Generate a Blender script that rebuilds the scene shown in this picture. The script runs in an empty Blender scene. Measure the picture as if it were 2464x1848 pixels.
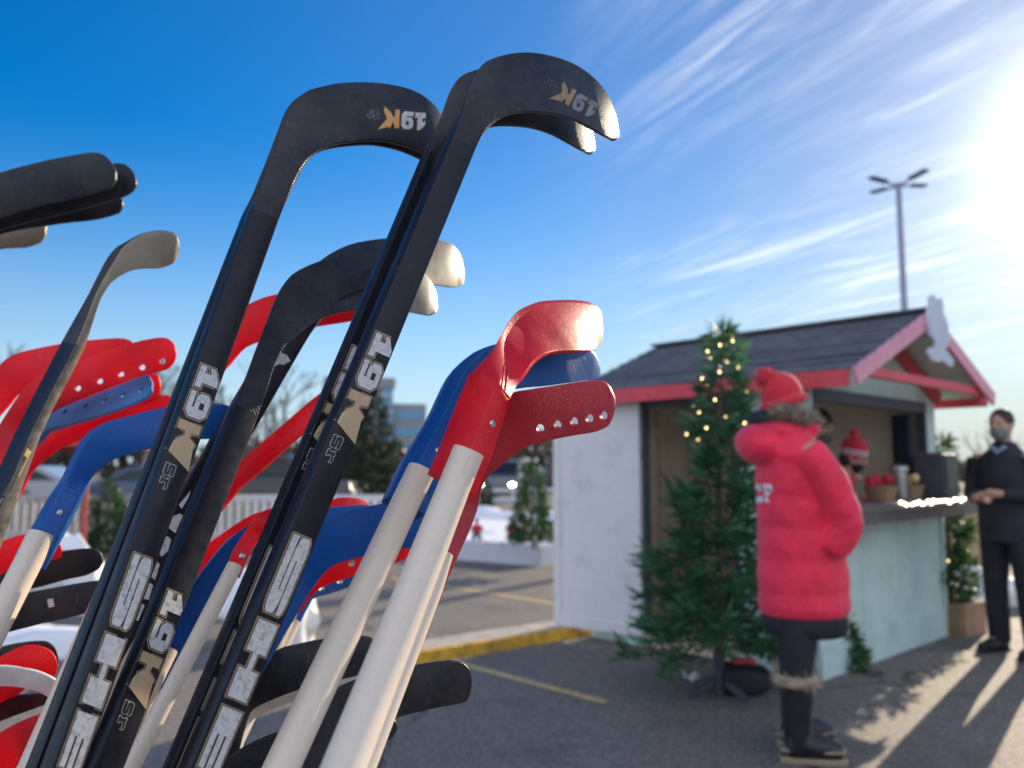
import bpy, bmesh, math, random
from mathutils import Vector, Matrix
from mathutils.bvhtree import BVHTree
R = math.radians
SC = bpy.context.scene
COL = SC.collection
random.seed(7)

# ------------------------------------------------------------------ camera
PITCH, CAMH, FPX, CX, CY = R(5.9), 1.33, 2000.0, 1232.0, 924.0
cd = bpy.data.cameras.new('camera'); cam = bpy.data.objects.new('camera', cd); COL.objects.link(cam)
cam.location = (0, 0, CAMH); cam.rotation_euler = (R(90) + PITCH, 0, 0)
cd.sensor_width = 36.0; cd.lens = FPX / 2464.0 * 36.0; cd.clip_start = 0.02; cd.clip_end = 3000
cd.dof.use_dof = True; cd.dof.focus_distance = 0.98; cd.dof.aperture_fstop = 4.0; cd.dof.aperture_blades = 0
SC.camera = cam
SC.view_settings.view_transform = 'Standard'; SC.view_settings.look = 'None'
SC.view_settings.exposure = 0.60; SC.view_settings.gamma = 1.0
SC.cycles.use_denoising = True
SC.cycles.max_bounces = 6; SC.cycles.transparent_max_bounces = 8
SC.cycles.sample_clamp_indirect = 6.0; SC.cycles.sample_clamp_direct = 0.0

# ------------------------------------------------------------------ sun and sky
SUN_EL, SUN_AZ = R(18.0), R(37.5)                # azimuth measured from +Y towards +X
SUN = Vector((math.sin(SUN_AZ) * math.cos(SUN_EL), math.cos(SUN_AZ) * math.cos(SUN_EL), math.sin(SUN_EL)))
ld = bpy.data.lights.new('sun', 'SUN'); ld.energy = 4.8; ld.angle = R(0.5); ld.color = (1.0, 0.83, 0.60)
lo = bpy.data.objects.new('sun', ld); COL.objects.link(lo); lo.location = (20, 26, 14)
lo.rotation_euler = (-SUN).to_track_quat('-Z', 'Y').to_euler()

W = bpy.data.worlds.new('World'); SC.world = W; W.use_nodes = True
nt = W.node_tree; nt.nodes.clear()
def wn(t, **k):
    n = nt.nodes.new(t)
    for a, b in k.items(): setattr(n, a, b)
    return n
def wl(a, b): nt.links.new(a, b)
def wmath(op, a, b=None, c=None, clamp=False):
    n = wn('ShaderNodeMath', operation=op); n.use_clamp = clamp
    for i, v in enumerate((a, b, c)):
        if v is None: continue
        if isinstance(v, (int, float)): n.inputs[i].default_value = v
        else: wl(v, n.inputs[i])
    return n.outputs[0]
def wsmooth(v, lo_, hi_):
    n = wn('ShaderNodeMapRange', interpolation_type='SMOOTHSTEP'); wl(v, n.inputs[0])
    n.inputs[1].default_value = lo_; n.inputs[2].default_value = hi_
    return n.outputs[0]
sky = wn('ShaderNodeTexSky', sky_type='NISHITA'); sky.sun_disc = False
sky.sun_elevation = SUN_EL; sky.sun_rotation = SUN_AZ; sky.altitude = 300; sky.air_density = 1.0; sky.dust_density = 0.22; sky.ozone_density = 2.5
hs = wn('ShaderNodeHueSaturation'); hs.inputs['Hue'].default_value = 0.508; hs.inputs['Saturation'].default_value = 1.50; hs.inputs['Value'].default_value = 0.95
wl(sky.outputs[0], hs.inputs['Color'])
tc = wn('ShaderNodeTexCoord'); sep = wn('ShaderNodeSeparateXYZ'); wl(tc.outputs['Generated'], sep.inputs[0])
dx, dy, dz = sep.outputs
zc = wmath('MAXIMUM', dz, 0.04)
px_, py_ = wmath('DIVIDE', dx, zc), wmath('DIVIDE', dy, zc)
# thin cirrus: streaks drawn out along one wind direction on a high layer
al = wmath('ADD', wmath('MULTIPLY', px_, 0.40), wmath('MULTIPLY', py_, -0.92))
ac = wmath('ADD', wmath('MULTIPLY', px_, 0.92), wmath('MULTIPLY', py_, 0.40))
def cirrus(sa, sb, off, detail):
    cmb = wn('ShaderNodeCombineXYZ')
    wl(wmath('MULTIPLY', al, sa), cmb.inputs[0]); wl(wmath('MULTIPLY', ac, sb), cmb.inputs[1]); cmb.inputs[2].default_value = off
    nz = wn('ShaderNodeTexNoise'); nz.inputs['Scale'].default_value = 1.0; nz.inputs['Detail'].default_value = detail
    nz.inputs['Roughness'].default_value = 0.62; nz.inputs['Distortion'].default_value = 0.8
    wl(cmb.outputs[0], nz.inputs['Vector']); return nz.outputs['Fac']
c1 = wsmooth(cirrus(0.75, 6.2, 3.1, 9.0), 0.44, 0.82)
c2 = wsmooth(cirrus(0.5, 1.3, 9.4, 3.0), 0.30, 0.60)
c3 = wsmooth(cirrus(2.2, 17.0, 5.7, 7.0), 0.40, 0.80)
side = wsmooth(wmath('DIVIDE', dx, wmath('MAXIMUM', dy, 0.05)), 0.02, 0.30)
cl = wmath('MULTIPLY', wmath('MULTIPLY', wmath('ADD', c1, wmath('MULTIPLY', c3, 0.55)), c2), side, clamp=True)
cl = wmath('MULTIPLY', cl, 0.50)
cl = wmath('MULTIPLY', cl, wsmooth(dz, 0.02, 0.2))
# bright air round the sun
hz = wn('ShaderNodeMix', data_type='RGBA'); hf = wsmooth(dz, 0.42, -0.06); wl(wmath('POWER', hf, 1.6), hz.inputs['Factor']); wl(hs.outputs[0], hz.inputs[6]); hz.inputs[7].default_value = (2.9, 3.9, 4.8, 1)
# the air right round the sun is bright but not a white sheet
dot = wn('ShaderNodeVectorMath', operation='DOT_PRODUCT'); wl(tc.outputs['Generated'], dot.inputs[0]); dot.inputs[1].default_value = SUN
dp = wmath('MAXIMUM', dot.outputs['Value'], 0.0)
tame = wn('ShaderNodeVectorMath', operation='SCALE'); wl(hz.outputs[2], tame.inputs[0]); wl(wmath('SUBTRACT', 1.0, wmath('MULTIPLY', wmath('POWER', dp, 6.0), 0.48)), tame.inputs['Scale'])
# unseen bright cloud bank added behind the camera as fill light
fb = wn('ShaderNodeTexNoise'); fb.inputs['Scale'].default_value = 2.2; fb.inputs['Detail'].default_value = 5; wl(tc.outputs['Generated'], fb.inputs['Vector'])
bank = wmath('MULTIPLY', wsmooth(dy, 0.25, -0.55), wsmooth(fb.outputs['Fac'], 0.25, 0.6)); bank = wmath('MULTIPLY', bank, wsmooth(dz, -0.02, 0.12))
bk = wn('ShaderNodeMix', data_type='RGBA'); wl(wmath('MULTIPLY', bank, 0.85), bk.inputs['Factor']); wl(tame.outputs[0], bk.inputs[6]); bk.inputs[7].default_value = (7.2, 7.6, 8.8, 1)
g1 = wmath('MULTIPLY', wmath('POWER', dp, 5.0), 1.05)
g2 = wmath('MULTIPLY', wmath('POWER', dp, 60.0), 1.6)
g3 = wmath('MULTIPLY', wmath('POWER', dp, 300.0), 12.0)
glow = wmath('ADD', g1, wmath('ADD', g2, g3))
gcol = wn('ShaderNodeVectorMath', operation='SCALE'); gcol.inputs[0].default_value = (1.0, 0.97, 0.90); wl(glow, gcol.inputs['Scale'])
ccol = wn('ShaderNodeVectorMath', operation='SCALE'); ccol.inputs[0].default_value = (1.0, 1.0, 1.02)
wl(wmath('ADD', wmath('MULTIPLY', wmath('POWER', dp, 4.0), 5.0), 3.8), ccol.inputs['Scale'])
mx = wn('ShaderNodeMix', data_type='RGBA'); wl(cl, mx.inputs['Factor']); wl(bk.outputs[2], mx.inputs[6]); wl(ccol.outputs[0], mx.inputs[7])
ad = wn('ShaderNodeVectorMath', operation='ADD'); wl(mx.outputs[2], ad.inputs[0]); wl(gcol.outputs[0], ad.inputs[1])
bg = wn('ShaderNodeBackground'); bg.inputs['Strength'].default_value = 0.12; wl(ad.outputs[0], bg.inputs['Color'])
wo = wn('ShaderNodeOutputWorld'); wl(bg.outputs[0], wo.inputs['Surface'])

# ------------------------------------------------------------------ geometry helpers
_s, _c = math.sin(PITCH), math.cos(PITCH)
CAM = Vector((0, 0, CAMH))
def ray(px, py):
    u, v = (px - CX) / FPX, (CY - py) / FPX
    return Vector((u, _c - v * _s, _s + v * _c))
def P(px, py, Z): return CAM + ray(px, py) * Z
def V(px, py, Y):
    d = ray(px, py); return CAM + d * (Y / d.y)
def G(px, py, z=0.0):
    d = ray(px, py); return CAM + d * ((z - CAMH) / d.z)
CAMROT = Matrix(((1, 0, 0), (0, _c, -_s), (0, _s, _c)))      # columns: right, forward, up
def camvec(r, f, u): return CAMROT @ Vector((r, f, u))

def link(name, me, parent=None):
    o = bpy.data.objects.new(name, me); COL.objects.link(o)
    if parent is not None: o.parent = parent
    return o
def tag(o, label=None, cat=None, group=None, kind=None):
    if label: o['label'] = label
    if cat: o['category'] = cat
    if group: o['group'] = group
    if kind: o['kind'] = kind
    return o
def empty(name, loc=(0, 0, 0), rz=0.0):
    o = bpy.data.objects.new(name, None); COL.objects.link(o); o.location = loc; o.rotation_euler = (0, 0, rz)
    o.empty_display_size = 0.05
    return o

class MB:
    def __init__(self): self.v, self.f, self.m, self.s = [], [], [], 0
    def add(self, vs, fs, mi=0):
        b = len(self.v); self.v.extend([Vector(p) for p in vs])
        for f in fs: self.f.append([b + i for i in f]); self.m.append(mi)
        return self
    def box(self, c, size, rot=None, mi=0, taper=1.0):
        hx, hy, hz = size[0] / 2, size[1] / 2, size[2] / 2
        vs = []
        for z in (-hz, hz):
            t = taper if z > 0 else 1.0
            for x, y in ((-hx, -hy), (hx, -hy), (hx, hy), (-hx, hy)): vs.append(Vector((x * t, y * t, z)))
        if rot is not None: vs = [rot @ p for p in vs]
        vs = [p + Vector(c) for p in vs]
        return self.add(vs, [(3, 2, 1, 0), (4, 5, 6, 7), (0, 1, 5, 4), (1, 2, 6, 5), (2, 3, 7, 6), (3, 0, 4, 7)], mi)
    def b2(self, lo, hi, mi=0):
        lo, hi = Vector(lo), Vector(hi); return self.box((lo + hi) / 2, hi - lo, None, mi)
    def bar(self, a, b, w, h, up=(0, 0, 1), mi=0):
        a, b = Vector(a), Vector(b); d = (b - a).normalized(); x = d.cross(Vector(up))
        if x.length < 1e-5: x = d.cross(Vector((1, 0, 0)))
        x.normalize(); z = x.cross(d)
        vs = []
        for p in (a, b):
            for sx, sz in ((-1, -1), (1, -1), (1, 1), (-1, 1)): vs.append(p + x * sx * w / 2 + z * sz * h / 2)
        return self.add(vs, [(0, 1, 2, 3), (7, 6, 5, 4), (4, 5, 1, 0), (5, 6, 2, 1), (6, 7, 3, 2), (7, 4, 0, 3)], mi)
    def tube(self, pts, rad, seg=8, mi=0, cap=True, sx=1.0):
        pts = [Vector(p) for p in pts]; n = len(pts)
        rad = [rad] * n if isinstance(rad, (int, float)) else rad
        d0 = (pts[1] - pts[0]).normalized()
        ref = Vector((0, 0, 1)) if abs(d0.z) < 0.9 else Vector((1, 0, 0))
        x = d0.cross(ref).normalized(); vs = []
        for i in range(n):
            a = pts[max(i - 1, 0)]; b = pts[min(i + 1, n - 1)]; d = (b - a).normalized()
            x = (x - d * x.dot(d)).normalized(); y = d.cross(x)
            for k in range(seg):
                t = 2 * math.pi * k / seg; vs.append(pts[i] + (x * math.cos(t) * sx + y * math.sin(t)) * rad[i])
        fs = []
        for i in range(n - 1):
            for k in range(seg):
                k2 = (k + 1) % seg; fs.append((i * seg + k, i * seg + k2, (i + 1) * seg + k2, (i + 1) * seg + k))
        if cap: fs.append(tuple(range(seg - 1, -1, -1))); fs.append(tuple((n - 1) * seg + k for k in range(seg)))
        return self.add(vs, fs, mi)
    def ball(self, c, r, seg=10, rings=7, mi=0, rot=None):
        r = (r, r, r) if isinstance(r, (int, float)) else r
        vs, fs = [], []
        for i in range(rings + 1):
            ph = math.pi * i / rings
            for k in range(seg):
                t = 2 * math.pi * k / seg
                p = Vector((r[0] * math.sin(ph) * math.cos(t), r[1] * math.sin(ph) * math.sin(t), r[2] * math.cos(ph)))
                if rot is not None: p = rot @ p
                vs.append(p + Vector(c))
        for i in range(rings):
            for k in range(seg):
                k2 = (k + 1) % seg; fs.append((i * seg + k, (i + 1) * seg + k, (i + 1) * seg + k2, i * seg + k2))
        return self.add(vs, fs, mi)
    def eloft(self, secs, seg=20, mi=0, cap=True):
        """secs: (centre, rx, ry, yaw) flat elliptical sections stacked along the centres"""
        vs, fs = [], []
        for c, rx, ry, yaw in secs:
            for k in range(seg):
                t = 2 * math.pi * k / seg; a, b = rx * math.cos(t), ry * math.sin(t)
                vs.append(Vector(c) + Vector((a * math.cos(yaw) - b * math.sin(yaw), a * math.sin(yaw) + b * math.cos(yaw), 0)))
        n = len(secs)
        for i in range(n - 1):
            for k in range(seg):
                k2 = (k + 1) % seg; fs.append((i * seg + k, i * seg + k2, (i + 1) * seg + k2, (i + 1) * seg + k))
        if cap: fs.append(tuple(range(seg - 1, -1, -1))); fs.append(tuple((n - 1) * seg + k for k in range(seg)))
        return self.add(vs, fs, mi)
    def prism(self, poly, off, mi=0):
        """poly: 3-D outline; off: thickness vector"""
        n = len(poly); off = Vector(off)
        vs = [Vector(p) for p in poly] + [Vector(p) + off for p in poly]
        fs = [tuple(range(n)), tuple(range(2 * n - 1, n - 1, -1))] + [(i, (i + 1) % n + 0, (i + 1) % n + n, i + n)[::-1] for i in range(n)]
        return self.add(vs, fs, mi)
    def mesh(self, name, mats, angle=35.0):
        me = bpy.data.meshes.new(name); me.from_pydata([tuple(p) for p in self.v], [], self.f)
        for m in (mats if isinstance(mats, (list, tuple)) else [mats]): me.materials.append(m)
        me.polygons.foreach_set('material_index', self.m)
        me.update(); bm = bmesh.new(); bm.from_mesh(me); bmesh.ops.recalc_face_normals(bm, faces=bm.faces); bm.to_mesh(me); bm.free()
        if angle: smooth(me, angle)
        return me
    def build(self, name, mats, parent=None, angle=35.0, fix=True):
        o = link(name, self.mesh(name, mats, angle), parent)
        return o
def smooth(me, angle=35.0):
    me.polygons.foreach_set('use_smooth', [True] * len(me.polygons))
    if angle < 179: me.set_sharp_from_angle(angle=R(angle))
    me.update()
def bevel(o, w, seg=2, ang=30):
    m = o.modifiers.new('edge', 'BEVEL'); m.width = w; m.segments = seg; m.limit_method = 'ANGLE'; m.angle_limit = R(ang); m.harden_normals = False
    return o

# ------------------------------------------------------------------ materials
def node_mat(name):
    m = bpy.data.materials.new(name); m.use_nodes = True; t = m.node_tree; t.nodes.clear()
    b = t.nodes.new('ShaderNodeBsdfPrincipled'); o = t.nodes.new('ShaderNodeOutputMaterial'); t.links.new(b.outputs[0], o.inputs[0])
    return m, t, b, o
def mat(name, col, rough=0.6, metal=0.0, var=0.12, scale=8.0, bump=0.0, bscale=60.0, spec=0.5, coat=0.0, trans=0.0, detail=4.0, dirt=None, dirt_amt=0.0, dirt_scale=14.0, coords='Object', rvar=0.0, sheen=0.0, bdist=0.002):
    m, t, b, o = node_mat(name); N = t.nodes.new; L = t.links.new
    tcn = N('ShaderNodeTexCoord'); nz = N('ShaderNodeTexNoise'); nz.inputs['Scale'].default_value = scale; nz.inputs['Detail'].default_value = detail
    L(tcn.outputs[coords], nz.inputs['Vector'])
    lo_ = tuple(c * (1 - var) for c in col) + (1,); hi_ = tuple(min(1, c * (1 + var)) for c in col) + (1,)
    cr = N('ShaderNodeMix'); cr.data_type = 'RGBA'; cr.inputs[6].default_value = lo_; cr.inputs[7].default_value = hi_
    mr = N('ShaderNodeMapRange'); mr.inputs[1].default_value = 0.3; mr.inputs[2].default_value = 0.7; L(nz.outputs['Fac'], mr.inputs[0]); L(mr.outputs[0], cr.inputs['Factor'])
    csock = cr.outputs[2]
    if dirt:
        n2 = N('ShaderNodeTexNoise'); n2.inputs['Scale'].default_value = dirt_scale; n2.inputs['Detail'].default_value = 8; n2.inputs['Roughness'].default_value = 0.7; L(tcn.outputs[coords], n2.inputs['Vector'])
        r2 = N('ShaderNodeMapRange'); r2.inputs[1].default_value = 0.5; r2.inputs[2].default_value = 0.72; r2.inputs[4].default_value = dirt_amt; L(n2.outputs['Fac'], r2.inputs[0])
        mx2 = N('ShaderNodeMix'); mx2.data_type = 'RGBA'; L(r2.outputs[0], mx2.inputs['Factor']); L(csock, mx2.inputs[6]); mx2.inputs[7].default_value = tuple(dirt) + (1,)
        csock = mx2.outputs[2]
    L(csock, b.inputs['Base Color'])
    b.inputs['Roughness'].default_value = rough; b.inputs['Metallic'].default_value = metal; b.inputs['Specular IOR Level'].default_value = spec
    b.inputs['Coat Weight'].default_value = coat; b.inputs['Sheen Weight'].default_value = sheen
    if rvar:
        rr = N('ShaderNodeMapRange'); rr.inputs[1].default_value = 0.3; rr.inputs[2].default_value = 0.7; rr.inputs[3].default_value = max(0.03, rough - rvar); rr.inputs[4].default_value = min(1, rough + rvar)
        n3 = N('ShaderNodeTexNoise'); n3.inputs['Scale'].default_value = scale * 2.3; n3.inputs['Detail'].default_value = 6; L(tcn.outputs[coords], n3.inputs['Vector'])
        L(n3.outputs['Fac'], rr.inputs[0]); L(rr.outputs[0], b.inputs['Roughness'])
    if bump:
        nb = N('ShaderNodeTexNoise'); nb.inputs['Scale'].default_value = bscale; nb.inputs['Detail'].default_value = 6; L(tcn.outputs[coords], nb.inputs['Vector'])
        bn = N('ShaderNodeBump'); bn.inputs['Strength'].default_value = bump; bn.inputs['Distance'].default_value = bdist; L(nb.outputs['Fac'], bn.inputs['Height']); L(bn.outputs[0], b.inputs['Normal'])
    if trans:
        tr = N('ShaderNodeBsdfTranslucent'); L(csock, tr.inputs['Color']); ms = N('ShaderNodeMixShader'); ms.inputs[0].default_value = trans
        L(b.outputs[0], ms.inputs[1]); L(tr.outputs[0], ms.inputs[2]); L(ms.outputs[0], o.inputs[0])
    return m
def emat(name, col, s):
    m, t, b, o = node_mat(name); b.inputs['Base Color'].default_value = tuple(col) + (1,); b.inputs['Emission Color'].default_value = tuple(col) + (1,); b.inputs['Emission Strength'].default_value = s
    return m

# ================================================================== SETTING
def asphalt():
    m, t, b, o = node_mat('asphalt'); N = t.nodes.new; L = t.links.new
    tcn = N('ShaderNodeTexCoord'); co = tcn.outputs['Object']
    big = N('ShaderNodeTexNoise'); big.inputs['Scale'].default_value = 0.7; big.inputs['Detail'].default_value = 6; L(co, big.inputs['Vector'])
    fine = N('ShaderNodeTexNoise'); fine.inputs['Scale'].default_value = 90; fine.inputs['Detail'].default_value = 3; L(co, fine.inputs['Vector'])
    vo = N('ShaderNodeTexVoronoi'); vo.inputs['Scale'].default_value = 110; L(co, vo.inputs['Vector'])
    m1 = N('ShaderNodeMix'); m1.data_type = 'RGBA'; m1.inputs[6].default_value = (0.14, 0.125, 0.112, 1); m1.inputs[7].default_value = (0.235, 0.205, 0.18, 1); L(big.outputs['Fac'], m1.inputs['Factor'])
    r = N('ShaderNodeMapRange'); r.inputs[1].default_value = 0.35; r.inputs[2].default_value = 0.68; r.inputs[3].default_value = 0.50; r.inputs[4].default_value = 1.5; L(fine.outputs['Fac'], r.inputs[0])
    sc = N('ShaderNodeVectorMath'); sc.operation = 'SCALE'; L(m1.outputs[2], sc.inputs[0]); L(r.outputs[0], sc.inputs['Scale'])
    # single stones in the binder, and darker oil patches
    vs_ = N('ShaderNodeTexVoronoi'); vs_.inputs['Scale'].default_value = 75; L(co, vs_.inputs['Vector']); sx = N('ShaderNodeSeparateColor'); L(vs_.outputs['Color'], sx.inputs[0])
    rs = N('ShaderNodeMapRange'); rs.inputs[3].default_value = 0.60; rs.inputs[4].default_value = 1.45; L(sx.outputs[0], rs.inputs[0])
    st_ = N('ShaderNodeTexNoise'); st_.inputs['Scale'].default_value = 1.9; st_.inputs['Detail'].default_value = 7; st_.inputs['Roughness'].default_value = 0.65; L(co, st_.inputs['Vector'])
    r5 = N('ShaderNodeMapRange'); r5.inputs[1].default_value = 0.55; r5.inputs[2].default_value = 0.72; r5.inputs[3].default_value = 1.0; r5.inputs[4].default_value = 0.55; L(st_.outputs['Fac'], r5.inputs[0])
    mm_ = N('ShaderNodeMath'); mm_.operation = 'MULTIPLY'; L(rs.outputs[0], mm_.inputs[0]); L(r5.outputs[0], mm_.inputs[1])
    sd = N('ShaderNodeVectorMath'); sd.operation = 'SCALE'; L(sc.outputs[0], sd.inputs[0]); L(mm_.outputs[0], sd.inputs['Scale']); sc = sd
    # cracks and sawn joints
    wob = N('ShaderNodeTexNoise'); wob.inputs['Scale'].default_value = 1.6; wob.inputs['Detail'].default_value = 5; L(co, wob.inputs['Vector'])
    wa = N('ShaderNodeVectorMath'); wa.operation = 'MULTIPLY_ADD'; L(wob.outputs['Color'], wa.inputs[0]); wa.inputs[1].default_value = (0.9, 0.9, 0); L(co, wa.inputs[2])
    vc = N('ShaderNodeTexVoronoi'); vc.feature = 'DISTANCE_TO_EDGE'; vc.inputs['Scale'].default_value = 0.42; L(wa.outputs[0], vc.inputs['Vector'])
    ck = N('ShaderNodeMapRange'); ck.inputs[1].default_value = 0.002; ck.inputs[2].default_value = 0.006; ck.inputs[3].default_value = 0.35; ck.inputs[4].default_value = 1.0; L(vc.outputs['Distance'], ck.inputs[0])
    s2 = N('ShaderNodeVectorMath'); s2.operation = 'SCALE'; L(sc.outputs[0], s2.inputs[0]); L(ck.outputs[0], s2.inputs['Scale'])
    L(s2.outputs[0], b.inputs['Base Color']); b.inputs['Roughness'].default_value = 0.72; b.inputs['Specular IOR Level'].default_value = 0.4
    bp = N('ShaderNodeBump'); bp.inputs['Strength'].default_value = 0.9; bp.inputs['Distance'].default_value = 0.006
    ah = N('ShaderNodeMath'); ah.operation = 'ADD'; L(vo.outputs['Distance'], ah.inputs[0]); L(fine.outputs['Fac'], ah.inputs[1]); L(ah.outputs[0], bp.inputs['Height']); L(bp.outputs[0], b.inputs['Normal'])
    return m
M_ASPH = asphalt()
g = MB(); S_ = 900.0
g.add([(-S_, -60, 0), (S_, -60, 0), (S_, 1500, 0), (-S_, 1500, 0)], [(0, 1, 2, 3)])
tag(g.build('ground', M_ASPH), 'asphalt car park with patchy wear and cracks', 'ground', kind='structure')

M_YLINE = mat('worn_yellow_paint', (0.56, 0.41, 0.17), 0.7, var=0.3, scale=30, dirt=(0.17, 0.15, 0.12), dirt_amt=1.0, dirt_scale=16)
def stripe(a, b, w, n):
    a, b = G(*a), G(*b); d = (b - a).normalized(); q = Vector((-d.y, d.x, 0)) * w / 2; z = Vector((0, 0, 0.004))
    mb = MB(); mb.add([a - q + z, b - q + z, b + q + z, a + q + z], [(0, 1, 2, 3)])
    return tag(mb.build(n, M_YLINE, angle=0), kind='structure')
stripe((930, 1388), (1420, 1468), 0.10, 'road_marking')
stripe((1085, 1592), (1458, 1692), 0.075, 'road_marking')
stripe((800, 1330), (1010, 1352), 0.10, 'road_marking')

# ---- kerb with a yellow painted face
M_CONC = mat('kerb_concrete', (0.34, 0.31, 0.28), 0.85, var=0.3, scale=9, bump=0.5, bscale=120, dirt=(0.5, 0.46, 0.4), dirt_amt=0.7, dirt_scale=5)
M_YKERB = mat('kerb_yellow', (0.66, 0.36, 0.03), 0.6, var=0.2, scale=14, bump=0.3, bscale=80, dirt=(0.16, 0.11, 0.05), dirt_amt=1.0, dirt_scale=4.5)
ka, kb = G(700, 1652), G(1436, 1527)
kd = (kb - ka).normalized(); kq = Vector((-kd.y, kd.x, 0)); KH = 0.075
kmb = MB()
prof = [(0.0, 0.0, 1), (0.03, KH, 1), (0.075, KH + 0.005, 0), (0.55, KH - 0.04, 0), (0.62, 0.0, 0)]
L_ = (kb - ka).length; nseg = 14
for i in range(nseg):
    p0, p1 = ka + kd * (L_ * i / nseg), ka + kd * (L_ * (i + 1) / nseg)
    for (q0, z0, m0), (q1, z1, m1) in zip(prof[:-1], prof[1:]):
        mi = 1 if m0 == 1 else 0
        kmb.add([p0 + kq * q0 + Vector((0, 0, z0)), p1 + kq * q0 + Vector((0, 0, z0)), p1 + kq * q1 + Vector((0, 0, z1)), p0 + kq * q1 + Vector((0, 0, z1))], [(0, 1, 2, 3)], mi)
kerb = kmb.build('kerb', [M_CONC, M_YKERB]); tag(kerb, 'low concrete kerb with its front edge painted yellow', 'kerb', kind='structure')

# ================================================================== KIOSK
M_MINT = mat('mint_board', (0.56, 0.71, 0.65), 0.55, var=0.06, scale=4, bump=0.15, bscale=25, dirt=(0.30, 0.36, 0.33), dirt_amt=0.6, dirt_scale=3)
M_DOORW = mat('white_board', (0.74, 0.73, 0.73), 0.6, var=0.05, scale=5, bump=0.12, bscale=40, dirt=(0.42, 0.40, 0.40), dirt_amt=0.6, dirt_scale=5)
M_RED = mat('red_trim', (0.72, 0.07, 0.09), 0.5, var=0.12, scale=10)
M_PINK = mat('pink_trim', (0.80, 0.32, 0.40), 0.5, var=0.08, scale=8)
M_DARKT = mat('dark_trim', (0.07, 0.075, 0.10), 0.6, var=0.2)
M_PLY = mat('interior_plywood', (0.76, 0.60, 0.44), 0.7, var=0.14, scale=3, detail=8)
M_GREYW = mat('grey_white_board', (0.62, 0.65, 0.72), 0.6, var=0.08, scale=6)
M_COUNT = mat('counter_board', (0.10, 0.085, 0.08), 0.35, var=0.2, scale=6)
def shingles():
    m, t, b, o = node_mat('asphalt_shingle'); N = t.nodes.new; L = t.links.new
    tcn = N('ShaderNodeTexCoord')
    mp = N('ShaderNodeMapping'); mp.inputs['Rotation'].default_value = (0, 0, R(90)); L(tcn.outputs['Object'], mp.inputs['Vector'])
    br = N('ShaderNodeTexBrick'); br.inputs['Scale'].default_value = 4.2; br.inputs['Color1'].default_value = (0.10, 0.102, 0.11, 1); br.inputs['Color2'].default_value = (0.17, 0.17, 0.175, 1); br.inputs['Mortar'].default_value = (0.04, 0.04, 0.045, 1)
    br.inputs['Mortar Size'].default_value = 0.018; br.inputs['Brick Width'].default_value = 0.7; br.inputs['Row Height'].default_value = 0.42; L(mp.outputs[0], br.inputs['Vector'])
    nz = N('ShaderNodeTexNoise'); nz.inputs['Scale'].default_value = 140; nz.inputs['Detail'].default_value = 3; L(tcn.outputs['Object'], nz.inputs['Vector'])
    mm = N('ShaderNodeMapRange'); mm.inputs[3].default_value = 0.5; mm.inputs[4].default_value = 1.6; L(nz.outputs['Fac'], mm.inputs[0])
    sc = N('ShaderNodeVectorMath'); sc.operation = 'SCALE'; L(br.outputs['Color'], sc.inputs[0]); L(mm.outputs[0], sc.inputs['Scale']); L(sc.outputs[0], b.inputs['Base Color'])
    b.inputs['Roughness'].default_value = 0.75
    ad_ = N('ShaderNodeMath'); ad_.operation = 'MULTIPLY_ADD'; L(nz.outputs['Fac'], ad_.inputs[0]); ad_.inputs[1].default_value = 0.4; L(br.outputs['Fac'], ad_.inputs[2])
    bp = N('ShaderNodeBump'); bp.invert = True; bp.inputs['Strength'].default_value = 0.9; bp.inputs['Distance'].default_value = 0.015; L(ad_.outputs[0], bp.inputs['Height']); L(bp.outputs[0], b.inputs['Normal'])
    return m
M_SHING = shingles()
KC = Vector((1.96, 5.45, 0)); KR = math.atan2(0.682, 0.731)
KM = Matrix.Translation(KC) @ Matrix.Rotation(KR, 4, 'Z'); KMI = KM.inverted()
kiosk = empty('market_hut', KC, KR)
tag(kiosk, 'mint green market hut with dark shingle roof, red eaves and white side door open', 'hut')
WD, DP, EV, RG, TH = 2.12, 1.92, 1.99, 2.43, 0.05
def kbuild(mb, name, mats, parent=None, angle=35): return mb.build(name, mats, parent or kiosk, angle)
# walls (each a mesh of its own); the left side has the doorway y 0.58..1.38, the front has the serving hatch
w = MB(); w.b2((0, 0, 0.0), (WD, TH, 1.04)); w.b2((0, -0.022, 0.0), (WD + 0.02, -0.002, 0.20)); w.b2((WD - 0.20, 0, 1.04), (WD, TH, 1.86)); w.b2((0, 0, 1.04), (0.035, TH, 1.86))
w.add([(0, 0, 1.86), (WD, 0, 1.86), (WD, 0, EV), (WD / 2, 0, RG - 0.03), (0, 0, EV), (0, TH, 1.86), (WD, TH, 1.86), (WD, TH, EV), (WD / 2, TH, RG - 0.03), (0, TH, EV)],
      [(0, 1, 2, 3, 4), (9, 8, 7, 6, 5), (0, 5, 6, 1), (1, 6, 7, 2), (2, 7, 8, 3), (3, 8, 9, 4), (4, 9, 5, 0)])
w.b2((WD - 0.035, -0.024, 0.203), (WD + 0.022, 0.03, 1.0)); w.b2((0.65, -0.006, 0.203), (0.662, 0.0, 1.0)); w.b2((1.28, -0.006, 0.203), (1.292, 0.0, 1.0))
kbuild(w, 'front_wall', M_MINT)
w = MB(); w.b2((-0.001, TH + 0.001, 0), (TH, 0.58, EV)); w.b2((-0.001, 1.38, 0), (TH, DP, EV)); w.b2((-0.001, 0.58, 1.86), (TH, 1.38, EV)); w.b2((-0.02, 0.0, 0), (-0.002, 0.57, 0.12)); w.b2((-0.02, 1.40, 0), (-0.002, DP, 0.12)); w.b2((-0.018, -0.018, 0.123), (-0.002, 0.05, 1.96))
kbuild(w, 'side_wall', M_MINT)
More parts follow.
